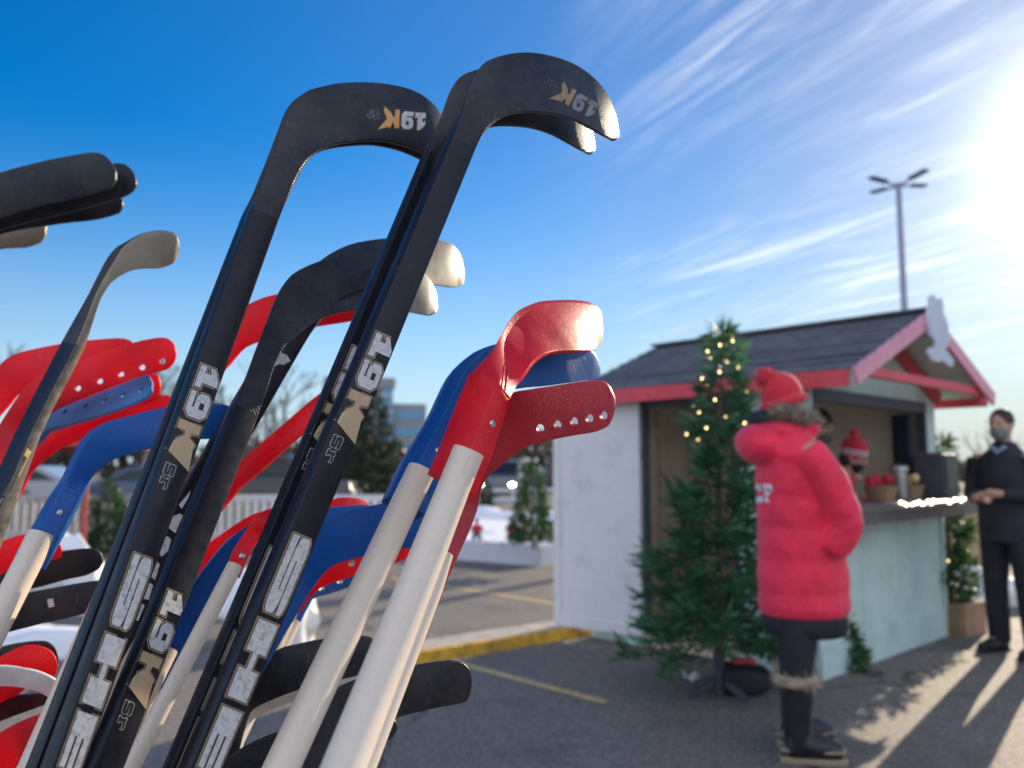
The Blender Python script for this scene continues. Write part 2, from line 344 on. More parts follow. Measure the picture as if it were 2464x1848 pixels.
w = MB(); w.b2((WD - TH, TH + 0.001, 0), (WD + 0.001, DP, EV)); kbuild(w, 'side_wall', M_MINT)
w = MB(); w.b2((TH + 0.001, DP - TH, 0), (WD - TH - 0.001, DP, EV)); kbuild(w, 'back_wall', M_MINT)
w = MB(); w.b2((TH + 0.002, DP - TH - 0.02, 0.03), (WD - TH - 0.002, DP - TH - 0.003, 1.98)); w.b2((WD - TH - 0.02, TH + 0.01, 0.03), (WD - TH - 0.003, DP - TH - 0.03, 1.98)); w.b2((TH + 0.003, TH + 0.01, 0.03), (TH + 0.015, 0.57, 1.98)); w.b2((TH + 0.003, 1.39, 0.03), (TH + 0.015, DP - TH - 0.03, 1.98))
for k in range(4): w.b2((0.35 + k * 0.45, DP - TH - 0.055, 0.03), (0.40 + k * 0.45, DP - TH - 0.022, 1.97))
w.b2((0.09, DP - TH - 0.05, 1.62), (2.0, DP - TH - 0.024, 1.68)); kbuild(w, 'interior_lining', M_PLY)
w = MB(); w.b2((TH + 0.003, TH + 0.003, 0.0), (WD - TH - 0.003, DP - TH - 0.003, 0.028)); kbuild(w, 'hut_floor', M_PLY)
w = MB(); w.b2((-0.012, 0.56, 1.80), (0.06, 1.40, 1.875)); w.b2((-0.012, 1.365, 0.10), (0.06, 1.40, 1.797)); w.b2((-0.012, 0.56, 0.10), (0.06, 0.59, 1.797)); kbuild(w, 'door_frame', M_DARKT)
w = MB(); w.b2((0.036, -0.014, 1.79), (WD - 0.20, 0.062, 1.875)); w.b2((0.036, -0.010, 1.12), (0.066, 0.06, 1.787)); w.b2((WD - 0.232, -0.010, 1.12), (WD - 0.201, 0.06, 1.787)); kbuild(w, 'hatch_frame', M_DARKT)
w = MB(); w.b2((-0.03, -0.30, 1.055), (WD + 0.12, 0.09, 1.115)); w.b2((0.02, -0.285, 0.985), (WD + 0.02, -0.265, 1.052)); kbuild(w, 'counter', M_COUNT)
# inner back shelf and the dark hatch curtain
w = MB()
for k in range(7): w.tube([(WD - 0.30 + 0.012 * k, 0.10 + 0.028 * (k % 2) + 0.02 * k, 1.13), (WD - 0.30 + 0.012 * k, 0.10 + 0.028 * (k % 2) + 0.02 * k, 1.78)], 0.028, 6)
kbuild(w, 'curtain', mat('dark_blue_cloth', (0.03, 0.035, 0.06), 0.9))
# roof
def slope(x0, z0, x1, z1, t0, mb, y0, y1, mi=0):
    d = Vector((x1 - x0, 0, z1 - z0)).normalized(); n = Vector((-d.z, 0, d.x)) * t0
    if n.z < 0: n = -n
    vs = []
    for y in (y0, y1):
        for p in (Vector((x0, y, z0)), Vector((x1, y, z1))): vs += [p, p + n]
    mb.add(vs, [(0, 2, 3, 1), (4, 5, 7, 6), (0, 1, 5, 4), (2, 6, 7, 3), (1, 3, 7, 5), (0, 4, 6, 2)], mi)
OV, SO = 0.38, 0.17; sl = (RG - EV) / (WD / 2)
w = MB(); nrow = 9
for sgn in (0, 1):
    for r_ in range(nrow):                                     # overlapping shingle courses
        f0, f1 = r_ / nrow, (r_ + 1.12) / nrow
        xa, xb = -SO + f0 * (WD / 2 + SO), -SO + min(f1, 1.0) * (WD / 2 + SO)
        za, zb = EV + sl * xa + 0.030, EV + sl * xb + 0.018
        if sgn: xa, xb = WD - xa, WD - xb
        slope(xa, za, xb, zb, 0.016, w, -OV - 0.02, DP + 0.12)
w.bar((WD / 2, -OV - 0.025, RG + 0.045), (WD / 2, DP + 0.125, RG + 0.045), 0.17, 0.02)
roof = kbuild(w, 'roof', M_SHING)
w = MB()
slope(-SO, EV - sl * SO, WD / 2, RG, 0.018, w, -OV, DP + 0.10); slope(WD + SO, EV - sl * SO, WD / 2, RG, 0.018, w, -OV, DP + 0.10)
w2 = w; kbuild(w2, 'roof_boarding', M_MINT)
w = MB(); w.b2((-SO - 0.024, -OV + 0.03, EV - sl * SO - 0.075), (-SO - 0.002, DP + 0.08, EV - sl * SO + 0.028)); kbuild(w, 'fascia', M_RED)
w = MB(); w.b2((WD + SO + 0.002, -OV + 0.03, EV - sl * SO - 0.075), (WD + SO + 0.024, DP + 0.08, EV - sl * SO + 0.028)); w.b2((WD + 0.02, -OV + 0.03, EV - sl * SO - 0.055), (WD + SO, -OV + 0.08, EV - sl * SO - 0.004)); kbuild(w, 'fascia', M_RED)
w = MB()                                                      # red rake trim where gable meets roof, and the tie beam under the overhang
for s in (0, 1):
    xa, xb = (0.0, WD / 2 - 0.01) if s == 0 else (WD, WD / 2 + 0.01)
    w.bar((xa, -0.035, EV - 0.075), (xb, -0.035, RG - 0.075), 0.05, 0.085)
w.bar((-0.10, -OV + 0.035, EV - 0.035), (WD + 0.10, -OV + 0.035, EV - 0.035), 0.045, 0.06)
kbuild(w, 'gable_trim', M_RED)
for s in (0, 1):
    w = MB(); xa = -SO - 0.02 if s == 0 else WD + SO + 0.02
    w.bar((xa, -OV - 0.014, EV - sl * (SO + 0.02) - 0.012), (WD / 2, -OV - 0.014, RG - 0.012), 0.024, 0.105); kbuild(w, 'bargeboard', M_PINK)
# carved ornament on the peak: outline taken at the plane of the bargeboards
def Z5(X, Y): return 1900 + .3316 * X, 350 + .3316 * Y
orn = [(1000,1100),(1030,1085),(1045,1130),(1080,1110),(1095,1160),(1095,1220),(1115,1260),(1130,1310),(1130,1350),(1150,1400),(1130,1450),(1110,1480),(1140,1520),(1170,1560),(1160,1610),(1120,1590),(1085,1560),(1060,1575),(1010,1560),(985,1510),(1000,1470),(1040,1465),(1035,1420),(1000,1380),(985,1290),(990,1200),(1000,1150)]
pl = []
for X, Y in orn:
    d = KMI.to_3x3() @ ray(*Z5(X, Y)); o_ = KMI @ CAM; tt = (-OV - 0.03 - o_.y) / d.y; pl.append(o_ + d * tt)
w = MB(); w.prism(pl, (0, -0.022, 0)); kbuild(w, 'gable_ornament', M_GREYW, angle=20)
# open door, hinged on the far jamb of the doorway and swung out
hin = Vector((-0.03, 1.385, 0)); far = KMI @ Vector((0.385, 6.90, 0)); far.z = 0
dd = (far - hin).normalized(); dq = Vector((-dd.y, dd.x, 0)); dw = 0.80
w = MB(); w.bar(hin + Vector((0, 0, 0.98)), hin + dd * dw + Vector((0, 0, 0.98)), 0.03, 1.80)
door = kbuild(w, 'door', M_DOORW)
for (u0, u1, z0, z1) in ((0.0, 0.03, .08, 1.88), (dw - 0.07, dw - 0.002, .08, 1.88), (0.031, dw - 0.071, .08, .16)):
    fr = MB(); mid = hin + dd * (u0 + u1) / 2
    for sg in (-1, 1): fr.bar(hin + dd * u0 + dq * sg * 0.021 + Vector((0, 0, (z0 + z1) / 2)), hin + dd * u1 + dq * sg * 0.021 + Vector((0, 0, (z0 + z1) / 2)), 0.011, z1 - z0)
    fr.build('door_rail', M_DOORW, door)
for zz in (0.5, 1.45):
    hg = MB(); hg.tube([hin + Vector((0, 0, zz - 0.05)), hin + Vector((0, 0, zz + 0.05))], 0.012, 8); hg.build('hinge', mat('hinge_steel', (0.25, 0.25, 0.27), 0.35, 0.9), door)

# ================================================================== HOCKEY STICKS
def TF(x0, y0, k): return lambda X, Y: (x0 + k * X, y0 + k * Y)
T1, T2, T3 = TF(0, 300, .31645), TF(0, 800, .31645), TF(0, 1323, .31645)
T4, T5, T6, T7 = TF(600, 100, .40687), TF(500, 600, .31645), TF(500, 1100, .31645), TF(500, 1400, .31645)
T8, T9 = TF(1000, 700, .22604), TF(800, 900, .27125)
def tr(T, rows): return [tuple(c for i in range(0, len(r), 2) for c in T(r[i], r[i + 1])) for r in rows]

def black_comp(name, tip=None, worn=0.25, glit=0.0):
    """woven black composite; tip: (r,g,b) of the worn tan blades, also laid on black tips as sun glare"""
    m, t, b, o = node_mat(name); N = t.nodes.new; L = t.links.new
    tcn = N('ShaderNodeTexCoord'); co = tcn.outputs['Object']
    nz = N('ShaderNodeTexNoise'); nz.inputs['Scale'].default_value = 28; nz.inputs['Detail'].default_value = 8; nz.inputs['Roughness'].default_value = 0.7; L(co, nz.inputs['Vector'])
    mp = N('ShaderNodeMapping'); mp.inputs['Rotation'].default_value = (0.5, 0.8, 0.3); mp.inputs['Scale'].default_value = (260, 30, 60); L(co, mp.inputs['Vector'])
    sc = N('ShaderNodeTexNoise'); sc.inputs['Scale'].default_value = 1.0; sc.inputs['Detail'].default_value = 4; L(mp.outputs[0], sc.inputs['Vector'])
    col = N('ShaderNodeMix'); col.data_type = 'RGBA'; base = tip if tip else (0.008, 0.010, 0.019)
    col.inputs[6].default_value = tuple(c * (0.8 if not tip else .45) for c in base) + (1,); col.inputs[7].default_value = tuple(c * 1.15 for c in base) + (1,); L(nz.outputs['Fac'], col.inputs['Factor'])
    r = N('ShaderNodeMapRange'); r.inputs[1].default_value = 0.62; r.inputs[2].default_value = 0.80; r.inputs[4].default_value = worn; L(sc.outputs['Fac'], r.inputs[0])
    mx_ = N('ShaderNodeMix'); mx_.data_type = 'RGBA'; L(r.outputs[0], mx_.inputs['Factor']); L(col.outputs[2], mx_.inputs[6]); mx_.inputs[7].default_value = (0.17, 0.16, 0.15, 1)
    pn = N('ShaderNodeTexNoise'); pn.inputs['Scale'].default_value = 9; pn.inputs['Detail'].default_value = 9; pn.inputs['Roughness'].default_value = 0.75; L(co, pn.inputs['Vector'])
    pr = N('ShaderNodeMapRange'); pr.inputs[1].default_value = 0.40; pr.inputs[2].default_value = 0.70; pr.inputs[4].default_value = 0.75; L(pn.outputs['Fac'], pr.inputs[0])
    pm = N('ShaderNodeMix'); pm.data_type = 'RGBA'; L(pr.outputs[0], pm.inputs['Factor']); L(mx_.outputs[2], pm.inputs[6]); pm.inputs[7].default_value = (0.060, 0.058, 0.058, 1) if not tip else tuple(c * 1.2 for c in base) + (1,)
    mx_ = pm
    L(mx_.outputs[2], b.inputs['Base Color'])
    rr = N('ShaderNodeMapRange'); rr.inputs[1].default_value = 0.35; rr.inputs[2].default_value = 0.65; rr.inputs[3].default_value = 0.30; rr.inputs[4].default_value = 0.46; L(nz.outputs['Fac'], rr.inputs[0]); L(rr.outputs[0], b.inputs['Roughness'])
    b.inputs['Specular IOR Level'].default_value = 0.36
    # weave
    def wave(rot):
        mpp = N('ShaderNodeMapping'); mpp.inputs['Rotation'].default_value = (0, R(rot), 0); L(co, mpp.inputs['Vector'])
        w_ = N('ShaderNodeTexWave'); w_.wave_type = 'BANDS'; w_.bands_direction = 'X'; w_.inputs['Scale'].default_value = 112; w_.inputs['Distortion'].default_value = 0.3; L(mpp.outputs[0], w_.inputs['Vector']); return w_.outputs['Fac']
    mm = N('ShaderNodeMath'); mm.operation = 'MULTIPLY'; L(wave(22), mm.inputs[0]); L(wave(112), mm.inputs[1])
    fn = N('ShaderNodeTexNoise'); fn.inputs['Scale'].default_value = 900; fn.inputs['Detail'].default_value = 2; L(co, fn.inputs['Vector'])
    a2 = N('ShaderNodeMath'); a2.operation = 'MULTIPLY_ADD'; L(fn.outputs['Fac'], a2.inputs[0]); a2.inputs[1].default_value = 0.5; L(mm.outputs[0], a2.inputs[2])
    bp = N('ShaderNodeBump'); bp.inputs['Strength'].default_value = 0.34 if not tip else 0.1; bp.inputs['Distance'].default_value = 0.0006 + .0012 * glit; L(a2.outputs[0], bp.inputs['Height']); L(bp.outputs[0], b.inputs['Normal'])
    return m
M_BLK = black_comp('black_composite', worn=0.32)
M_GLIT = black_comp('black_composite_coarse_weave', worn=0.40, glit=1.0)
M_BLKS = black_comp('black_composite_scuffed', worn=0.65)
M_TAN = black_comp('worn_tan_and_tip_glare', tip=(0.33, 0.28, 0.21), worn=0.1)  # tan wear on the left blades; painted sun glare on two black tips
def shaftm():
    return mat('black_shaft_lacquer', (0.010, 0.011, 0.018), 0.30, var=0.3, scale=20, bump=0.06, bscale=300, spec=0.28, coat=0.0, dirt=(0.03, 0.03, 0.04), dirt_amt=0.4, dirt_scale=120, rvar=0.06)
M_SHAFT = shaftm()
def plastic(name, col, dust, rough=.34, trans=.4, dust_amt=.36):
    """injection moulded plastic: fine pebbled skin, puck dust in patches, scratches, light passing through thin walls"""
    m, t, b, o = node_mat(name); N = t.nodes.new; L = t.links.new; tcn = N('ShaderNodeTexCoord'); co = tcn.outputs['Object']
    def noise(sc, det, ro=.6, vec=None):
        n = N('ShaderNodeTexNoise'); n.inputs['Scale'].default_value = sc; n.inputs['Detail'].default_value = det; n.inputs['Roughness'].default_value = ro; L(vec or co, n.inputs['Vector']); return n.outputs['Fac']
    def rng(v, a, b_, c=0., d=1.):
        r = N('ShaderNodeMapRange'); r.inputs[1].default_value = a; r.inputs[2].default_value = b_; r.inputs[3].default_value = c; r.inputs[4].default_value = d; L(v, r.inputs[0]); return r.outputs[0]
    def mul(a, b_):
        n = N('ShaderNodeMath'); n.operation = 'MULTIPLY'; L(a, n.inputs[0]); L(b_, n.inputs[1]) if not isinstance(b_, float) else setattr(n.inputs[1], 'default_value', b_); return n.outputs[0]
    mp = N('ShaderNodeMapping'); mp.inputs['Rotation'].default_value = (.4, .9, .2); mp.inputs['Scale'].default_value = (420, 22, 50); L(co, mp.inputs['Vector'])
    mp2 = N('ShaderNodeMapping'); mp2.inputs['Rotation'].default_value = (1.2, .3, 1.4); mp2.inputs['Scale'].default_value = (380, 26, 60); L(co, mp2.inputs['Vector'])
    scr = N('ShaderNodeMath'); scr.operation = 'MAXIMUM'; L(rng(noise(1, 3, .5, mp.outputs[0]), .66, .76), scr.inputs[0]); L(rng(noise(1, 3, .5, mp2.outputs[0]), .68, .77), scr.inputs[1])
    spk = mul(rng(noise(520, 2), .52, .68), rng(noise(17, 5), .42, .66))
    fac = N('ShaderNodeMath'); fac.operation = 'MAXIMUM'; L(mul(scr.outputs[0], .55), fac.inputs[0]); L(spk, fac.inputs[1])
    bs = N('ShaderNodeMix'); bs.data_type = 'RGBA'; bs.inputs[6].default_value = tuple(c * .82 for c in col) + (1,); bs.inputs[7].default_value = tuple(min(1, c * 1.1) for c in col) + (1,); L(rng(noise(11, 4), .3, .7), bs.inputs['Factor'])
    mx_ = N('ShaderNodeMix'); mx_.data_type = 'RGBA'; L(mul(fac.outputs[0], dust_amt), mx_.inputs['Factor']); L(bs.outputs[2], mx_.inputs[6]); mx_.inputs[7].default_value = dust + (1,)
    L(mx_.outputs[2], b.inputs['Base Color']); L(rng(noise(26, 6), .3, .7, rough - .07, rough + .14), b.inputs['Roughness'])
    hh_ = N('ShaderNodeMath'); hh_.operation = 'ADD'; L(noise(480, 2), hh_.inputs[0]); L(mul(noise(60, 3), 1.2), hh_.inputs[1])
    bp = N('ShaderNodeBump'); bp.inputs['Strength'].default_value = .45; bp.inputs['Distance'].default_value = .0007; L(hh_.outputs[0], bp.inputs['Height']); L(bp.outputs[0], b.inputs['Normal'])
    tr_ = N('ShaderNodeBsdfTranslucent'); L(bs.outputs[2], tr_.inputs['Color']); ms = N('ShaderNodeMixShader'); ms.inputs[0].default_value = trans
    L(b.outputs[0], ms.inputs[1]); L(tr_.outputs[0], ms.inputs[2]); L(ms.outputs[0], o.inputs[0]); return m
M_PRED = plastic('red_plastic', (0.84, 0.003, 0.022), (.80, .30, .28))
M_PREDD = plastic('dusty_red_plastic', (0.50, 0.035, 0.055), (.55, .28, .27), .45, .22, .6)
M_PBLU_GLARE = plastic('blue_plastic_glare', (0.10, 0.30, 0.62), (.45, .60, .80), .34, .35)  # lighter copy of the blue plastic, sun glare put into its colour
M_PBLU = plastic('blue_plastic', (0.000, 0.115, 0.44), (.16, .34, .62), .34, .32)
M_WHT = mat('white_tube_plastic', (0.82, 0.71, 0.58), 0.35, var=0.03, scale=9, spec=0.5, trans=0.12, dirt=(0.46, 0.40, 0.36), dirt_amt=0.16, dirt_scale=70, rvar=0.06)
M_BRN = mat('worn_brown_shaft', (0.15, 0.125, 0.095), 0.45, var=0.6, scale=60, detail=8)
M_WBL = mat('white_blade_plastic', (0.70, 0.68, 0.66), 0.4, var=0.06, scale=14, dirt=(0.3, 0.3, 0.32), dirt_amt=0.4, dirt_scale=40)
M_STEEL = mat('screw_steel', (0.55, 0.55, 0.57), 0.25, 1.0, var=0.1)
M_GOLD = mat('gold_ink', (0.50, 0.36, 0.21), 0.38, var=0.06, scale=60)
M_INK = mat('black_ink', (0.008, 0.008, 0.012), 0.35)
M_SILV = mat('white_ink', (0.62, 0.62, 0.62), 0.40, var=0.08, scale=120, dirt=(0.16, 0.16, 0.17), dirt_amt=0.9, dirt_scale=190)
M_ORNG = mat('orange_ink', (0.72, 0.36, 0.10), 0.45, var=0.1, scale=80)
M_YEL = mat('yellow_glare_and_filling', (0.85, 0.60, 0.22), 0.35, var=0.1, scale=60)  # painted glare on a shaft, and the yellow basket filling

def crom(p0, p1, p2, p3, t):
    sl = (p2 - p1).length
    if (p0 - p1).length > sl: p0 = p1 + (p0 - p1).normalized() * sl
    if (p3 - p2).length > sl: p3 = p2 + (p3 - p2).normalized() * sl
    return 0.5 * ((2 * p1) + (p2 - p0) * t + (2 * p0 - 5 * p1 + 4 * p2 - p3) * t * t + (3 * p1 - p0 - 3 * p2 + p3) * t ** 3)

def rings_of(st, Z, h, dzs, dzb, ths, thb, curl=2.0, sub=4, ext=0.0, bev=.0016):
    """stations (pixel points of the front face, left to right) -> rings of 3-D points. Z = depth at the first station, at the heel h, at the tip"""
    n = len(st[0]) // 2; K = len(st)
    cen = [Vector((sum(s[0::2]) / n, sum(s[1::2]) / n)) for s in st]
    cum = [0.0]
    for i in range(1, K): cum.append(cum[-1] + (cen[i] - cen[i - 1]).length)
    F, TH = [], []
    for i, s in enumerate(st):
        if i <= h: f = cum[i] / max(cum[h], 1e-6); z = Z[0] + (Z[1] - Z[0]) * f; w_ = 0.0
        else: f = (cum[i] - cum[h]) / max(cum[-1] - cum[h], 1e-6); z = Z[1] + (Z[2] - Z[1]) * f ** curl; w_ = min(1.0, f * 3.5)
        TH.append(ths + (thb - ths) * w_)
        F.append([P(s[2 * k], s[2 * k + 1], z + dzs[k] * (1 - w_) + dzb[k] * w_) for k in range(n)])
    FI, TI, idx = [], [], []
    for i in range(K - 1):
        idx.append(len(FI))
        for j in range(sub if i >= max(h - 1, 0) else 1):
            t = j / (sub if i >= max(h - 1, 0) else 1)
            a, b, c, d = max(i - 1, 0), i, i + 1, min(i + 2, K - 1)
            if i == 0 and h >= 1: FI.append([F[0][k].lerp(F[1][k], t) for k in range(n)])
            else: FI.append([crom(F[a][k], F[b][k], F[c][k], F[d][k], t) for k in range(n)])
            TI.append(TH[i] + (TH[i + 1] - TH[i]) * t)
    idx.append(len(FI)); FI.append(F[-1]); TI.append(TH[-1])
    if ext:
        dv = [(FI[0][k] - FI[1][k]).normalized() * ext for k in range(n)]
        FI.insert(0, [FI[0][k] + dv[min(1, n - 1)] for k in range(n)]); TI.insert(0, TI[0]); idx = [i + 1 for i in idx]
    rings = []
    for i in range(len(FI)):
        a, b = FI[max(i - 1, 0)], FI[min(i + 1, len(FI) - 1)]
        tg = (b[-1] + b[-2] - a[-1] - a[-2]).normalized(); ac_ = (FI[i][-1] - FI[i][-2])
        if ac_.length < 1e-6: ac_ = FI[i - 1][-1] - FI[i - 1][-2]
        nn = ac_.cross(tg).normalized()
        if nn.dot(FI[i][-1] - CAM) < 0: nn = -nn
        rg = list(FI[i]) + [FI[i][-1] + nn * TI[i], FI[i][0] + nn * TI[i] * (1.0 if n == 2 else 0.75)]
        rings.append(rounded(rg, bev))
    return rings, idx
def rounded(rg, r):
    out = []; n = len(rg)
    for i in range(n):
        a, b, c = rg[i - 1], rg[i], rg[(i + 1) % n]; e0, e1 = a - b, c - b; l0, l1 = e0.length, e1.length
        d0, d1 = min(r, l0 * .42), min(r, l1 * .42)
        p0 = b + (e0 / l0 * d0 if l0 > 1e-9 else e0); p1 = b + (e1 / l1 * d1 if l1 > 1e-9 else e1)
        out += [p0, (p0 + p1) * .25 + b * .5, p1]
    return out
def loft_mesh(mb, rings, cap0=True, cap1=True, colm=None):
    n = len(rings[0]); b = len(mb.v); vs = [p for r_ in rings for p in r_]; fs, ms = [], []
    for i in range(len(rings) - 1):
        for k in range(n):
            k2 = (k + 1) % n; fs.append((i * n + k, i * n + k2, (i + 1) * n + k2, (i + 1) * n + k)); ms.append(colm[k // 3] if colm else 0)
    if cap0: fs.append(tuple(range(n - 1, -1, -1))); ms.append(0)
    if cap1: fs.append(tuple((len(rings) - 1) * n + k for k in range(n))); ms.append(0)
    mb.v.extend(vs)
    for f, m_ in zip(fs, ms): mb.f.append([b + i for i in f]); mb.m.append(m_)

def local(root, mb):
    for i, p in enumerate(mb.v): mb.v[i] = p - root.location
    return mb
DG = None
def cut_holes(o, pix, rad, deep=0.06):
    """drill round holes where the given pixels meet the front face"""
    bpy.context.view_layer.update(); dg = bpy.context.evaluated_depsgraph_get(); ev = o.evaluated_get(dg); bv = BVHTree.FromObject(ev, dg)
    mw = o.matrix_world; mi = mw.inverted(); mb = MB()
    for px, py in pix:
        d = ray(px, py).normalized(); loc, nn, _, _ = bv.ray_cast(mi @ CAM, mi.to_3x3() @ d)
        if loc is None: continue
        mb.tube([loc - nn * deep / 2, loc + nn * deep / 2], rad, 16)
    c = mb.build('cutter', M_STEEL, None, angle=0); c.matrix_world = mw
    md = o.modifiers.new('holes', 'BOOLEAN'); md.operation = 'DIFFERENCE'; md.object = c; md.solver = 'EXACT'
    bpy.context.view_layer.update(); dg = bpy.context.evaluated_depsgraph_get(); me = bpy.data.meshes.new_from_object(o.evaluated_get(dg))
    o.modifiers.clear(); o.data = me; smooth(me, 30); bpy.data.objects.remove(c, do_unlink=True)

def surf(o):
    bpy.context.view_layer.update(); dg = bpy.context.evaluated_depsgraph_get(); return BVHTree.FromObject(o.evaluated_get(dg), dg), o.matrix_world.inverted()
def decal(root, targets, layers, mats, name='shaft_print_or_glare', cuts=0):
    """layers: (pixel polygon, height above the surface, material index). Each is laid on the real surface of the targets."""
    bvs = [surf(o) for o in targets]; RI = root.matrix_world.inverted(); bm = bmesh.new()
    for poly, hgt, mi in layers:
        b2 = bmesh.new(); vs = [b2.verts.new((x, y, 0)) for x, y in poly]
        try: f = b2.faces.new(vs)
        except ValueError: b2.free(); continue
        bmesh.ops.triangulate(b2, faces=b2.faces[:])
        if cuts: bmesh.ops.subdivide_edges(b2, edges=b2.edges[:], cuts=cuts, use_grid_fill=True)
        mp = {}
        for v in b2.verts:
            d = ray(v.co.x, v.co.y).normalized(); best = None
            for bv, mi_ in bvs:
                loc, nn, _, dist = bv.ray_cast(mi_ @ CAM, (mi_.to_3x3() @ d).normalized())
                if loc is not None and (best is None or dist < best[1]):
                    mw = mi_.inverted(); nw = (mw.to_3x3() @ nn).normalized()
                    if nw.dot(d) > 0: nw = -nw
                    best = (mw @ loc + nw * hgt, dist)
            mp[v] = bm.verts.new(RI @ best[0]) if best else None
        for f in b2.faces:
            q = [mp[v] for v in f.verts]
            if all(q):
                try: nf = bm.faces.new(q); nf.material_index = mi
                except ValueError: pass
        b2.free()
    me = bpy.data.meshes.new(name); bm.to_mesh(me); bm.free()
    for m_ in mats: me.materials.append(m_)
    return link(name, me, root)
def area2(p): return sum(p[i][0] * p[(i + 1) % len(p)][1] - p[(i + 1) % len(p)][0] * p[i][1] for i in range(len(p)))
def offset(poly, d):
    n = len(poly); sgn = 1 if area2(poly) > 0 else -1; out = []
    for i in range(n):
        a, b, c = Vector(poly[i - 1]), Vector(poly[i]), Vector(poly[(i + 1) % n])
        e1, e2 = (b - a).normalized(), (c - b).normalized(); n1, n2 = Vector((e1.y, -e1.x)) * sgn, Vector((e2.y, -e2.x)) * sgn
        m_ = n1 + n2
        if m_.length < 1e-4: m_ = n1
        m_.normalize(); k = max(0.5, m_.dot(n1)); out.append(tuple(b + m_ * d / k))
    return out
GL = {
 '1': ([(0, 0), (1, 0), (1, .30), (.76, .30), (.76, 1), (.50, 1), (0, .70), (0, .48), (.30, .58), (.30, .30), (0, .30)], None),
 '9': ([(0, .03), (.05, 0), (.78, 0), (1, .20), (1, .80), (.80, 1), (.20, 1), (0, .82), (0, .50), (.18, .33), (.60, .33), (.60, .25), (0, .25)], [(.36, .56), (.62, .56), (.62, .77), (.36, .77)]),
 'K': ([(0, .05), (0, .93), (.30, .93), (.30, .66), (.45, .62), (.62, .93), (.74, .90), (1.46, 1.03), (.84, .50), (1.10, .12), (1.04, -.06), (.60, .20), (.45, .40), (.30, .40), (.30, .05)], None),
 'S': ([(.0, .02), (.03, 0), (.84, 0), (.95, .05), (1, .14), (1, .47), (.95, .57), (.84, .62), (.30, .62), (.30, .675), (1, .675), (1, .86), (.95, .95), (.84, 1), (.16, 1), (.05, .95), (0, .86), (0, .53), (.05, .43), (.16, .38), (.70, .38), (.70, .325), (0, .325)], None),
 'H': ([(0, 0), (.40, 0), (.40, .37), (.62, .37), (.62, 0), (1, 0), (1, 1), (.62, 1), (.62, .63), (.40, .63), (.40, 1), (0, 1)], None),
 'E': ([(0, 0), (1, 0), (1, .28), (.42, .28), (.42, .37), (1, .37), (1, .63), (.42, .63), (.42, .72), (1, .72), (1, 1), (0, 1)], None),
 'r': ([(0, 0), (.55, 0), (.55, .2), (.42, .2), (.42, .5), (.75, .62), (1, .5), (1, .72), (.7, .86), (.42, .72), (.42, .8), (0, .8), (0, .62), (.12, .62), (.12, .2), (0, .2)], None),
}
GL['C'] = ([(.1, 0), (.9, 0), (1, .1), (1, .38), (.68, .38), (.68, .26), (.34, .26), (.34, .74), (.68, .74), (.68, .62), (1, .62), (1, .9), (.9, 1), (.1, 1), (0, .9), (0, .1)], None)
GL['F'] = ([(0, 0), (.45, 0), (.45, .18), (.36, .18), (.36, .40), (.72, .40), (.72, .62), (.36, .62), (.36, .78), (.78, .78), (.78, .66), (1, .66), (1, 1), (0, 1), (0, .82), (.1, .82), (.1, .18), (0, .18)], None)
def glyph(ch, O, A, B, style, px):
    """glyph square -> layers. O pixel of its origin, A pixel vector along its reading direction, B towards its top, px outline width"""
    f = lambda p: (O[0] + A[0] * p[0] + B[0] * p[1], O[1] + A[1] * p[0] + B[1] * p[1])
    outer, hole = GL[ch]; q = [f(p) for p in outer]; L_ = []
    if style == 'white': L_ += [(offset(q, px * 2.1), .00025, 0), (offset(q, px * 1.15), .0005, 1), (q, .00075, 2)]
    elif style == 'gold': L_ += [(offset(q, px * 1.7), .00025, 0), (offset(q, px * 1.15), .0005, 1), (offset(q, px * .1), .00075, 0)]
    elif style == 'line': L_ += [(offset(q, px * 1.1), .00025, 2), (q, .0005, 1)]
    elif style == 'plainw': L_ += [(offset(q, px * 1.6), .00025, 3), (offset(q, px * .9), .0005, 1), (q, .00075, 2)]
    elif style == 'orange': L_ += [(offset(q, px * 1.1), .00025, 3), (offset(q, px * .5), .0005, 1), (q, .00075, 3)]
    if hole:
        hq = [f(p) for p in hole]; L_.append((hq, .001, 1))
    return L_
M_SILF = mat('faded_white_ink', (0.20, 0.20, 0.21), 0.45, var=0.3, scale=90)
M_ORNF = mat('faded_gold_ink', (0.34, 0.22, 0.10), 0.45, var=0.3, scale=90)
INKF = [M_GOLD, M_INK, M_SILF, M_ORNF]
INKS = [M_GOLD, M_INK, M_SILV, M_ORNG]
def word19K(p0, d, w, Ltot, styleset=('white', 'white', 'gold', 'line'), px=2.2, up=None):
    """p0: pixel at the start of the run on the face's low side, d: unit pixel vector of reading, w: pixel vector across the face"""
    D = Vector(d); p0 = Vector(p0); Wv = Vector(w)
    def g_(ch, a, b, v0, v1, st, k=1.0): return glyph(ch, p0 + D * Ltot * a + Wv * v0, D * Ltot * (b - a), Wv * (v1 - v0), st, px * k)
    L_ = g_('K', .44, .68, .04, .93, styleset[2]) + g_('1', .0, .17, .16, .90, styleset[0]) + g_('9', .205, .40, .14, .88, styleset[1])
    L_ += g_('S', .785, .875, .16, .52, styleset[3], .55) + g_('r', .895, .98, .16, .52, styleset[3], .55)
    return L_

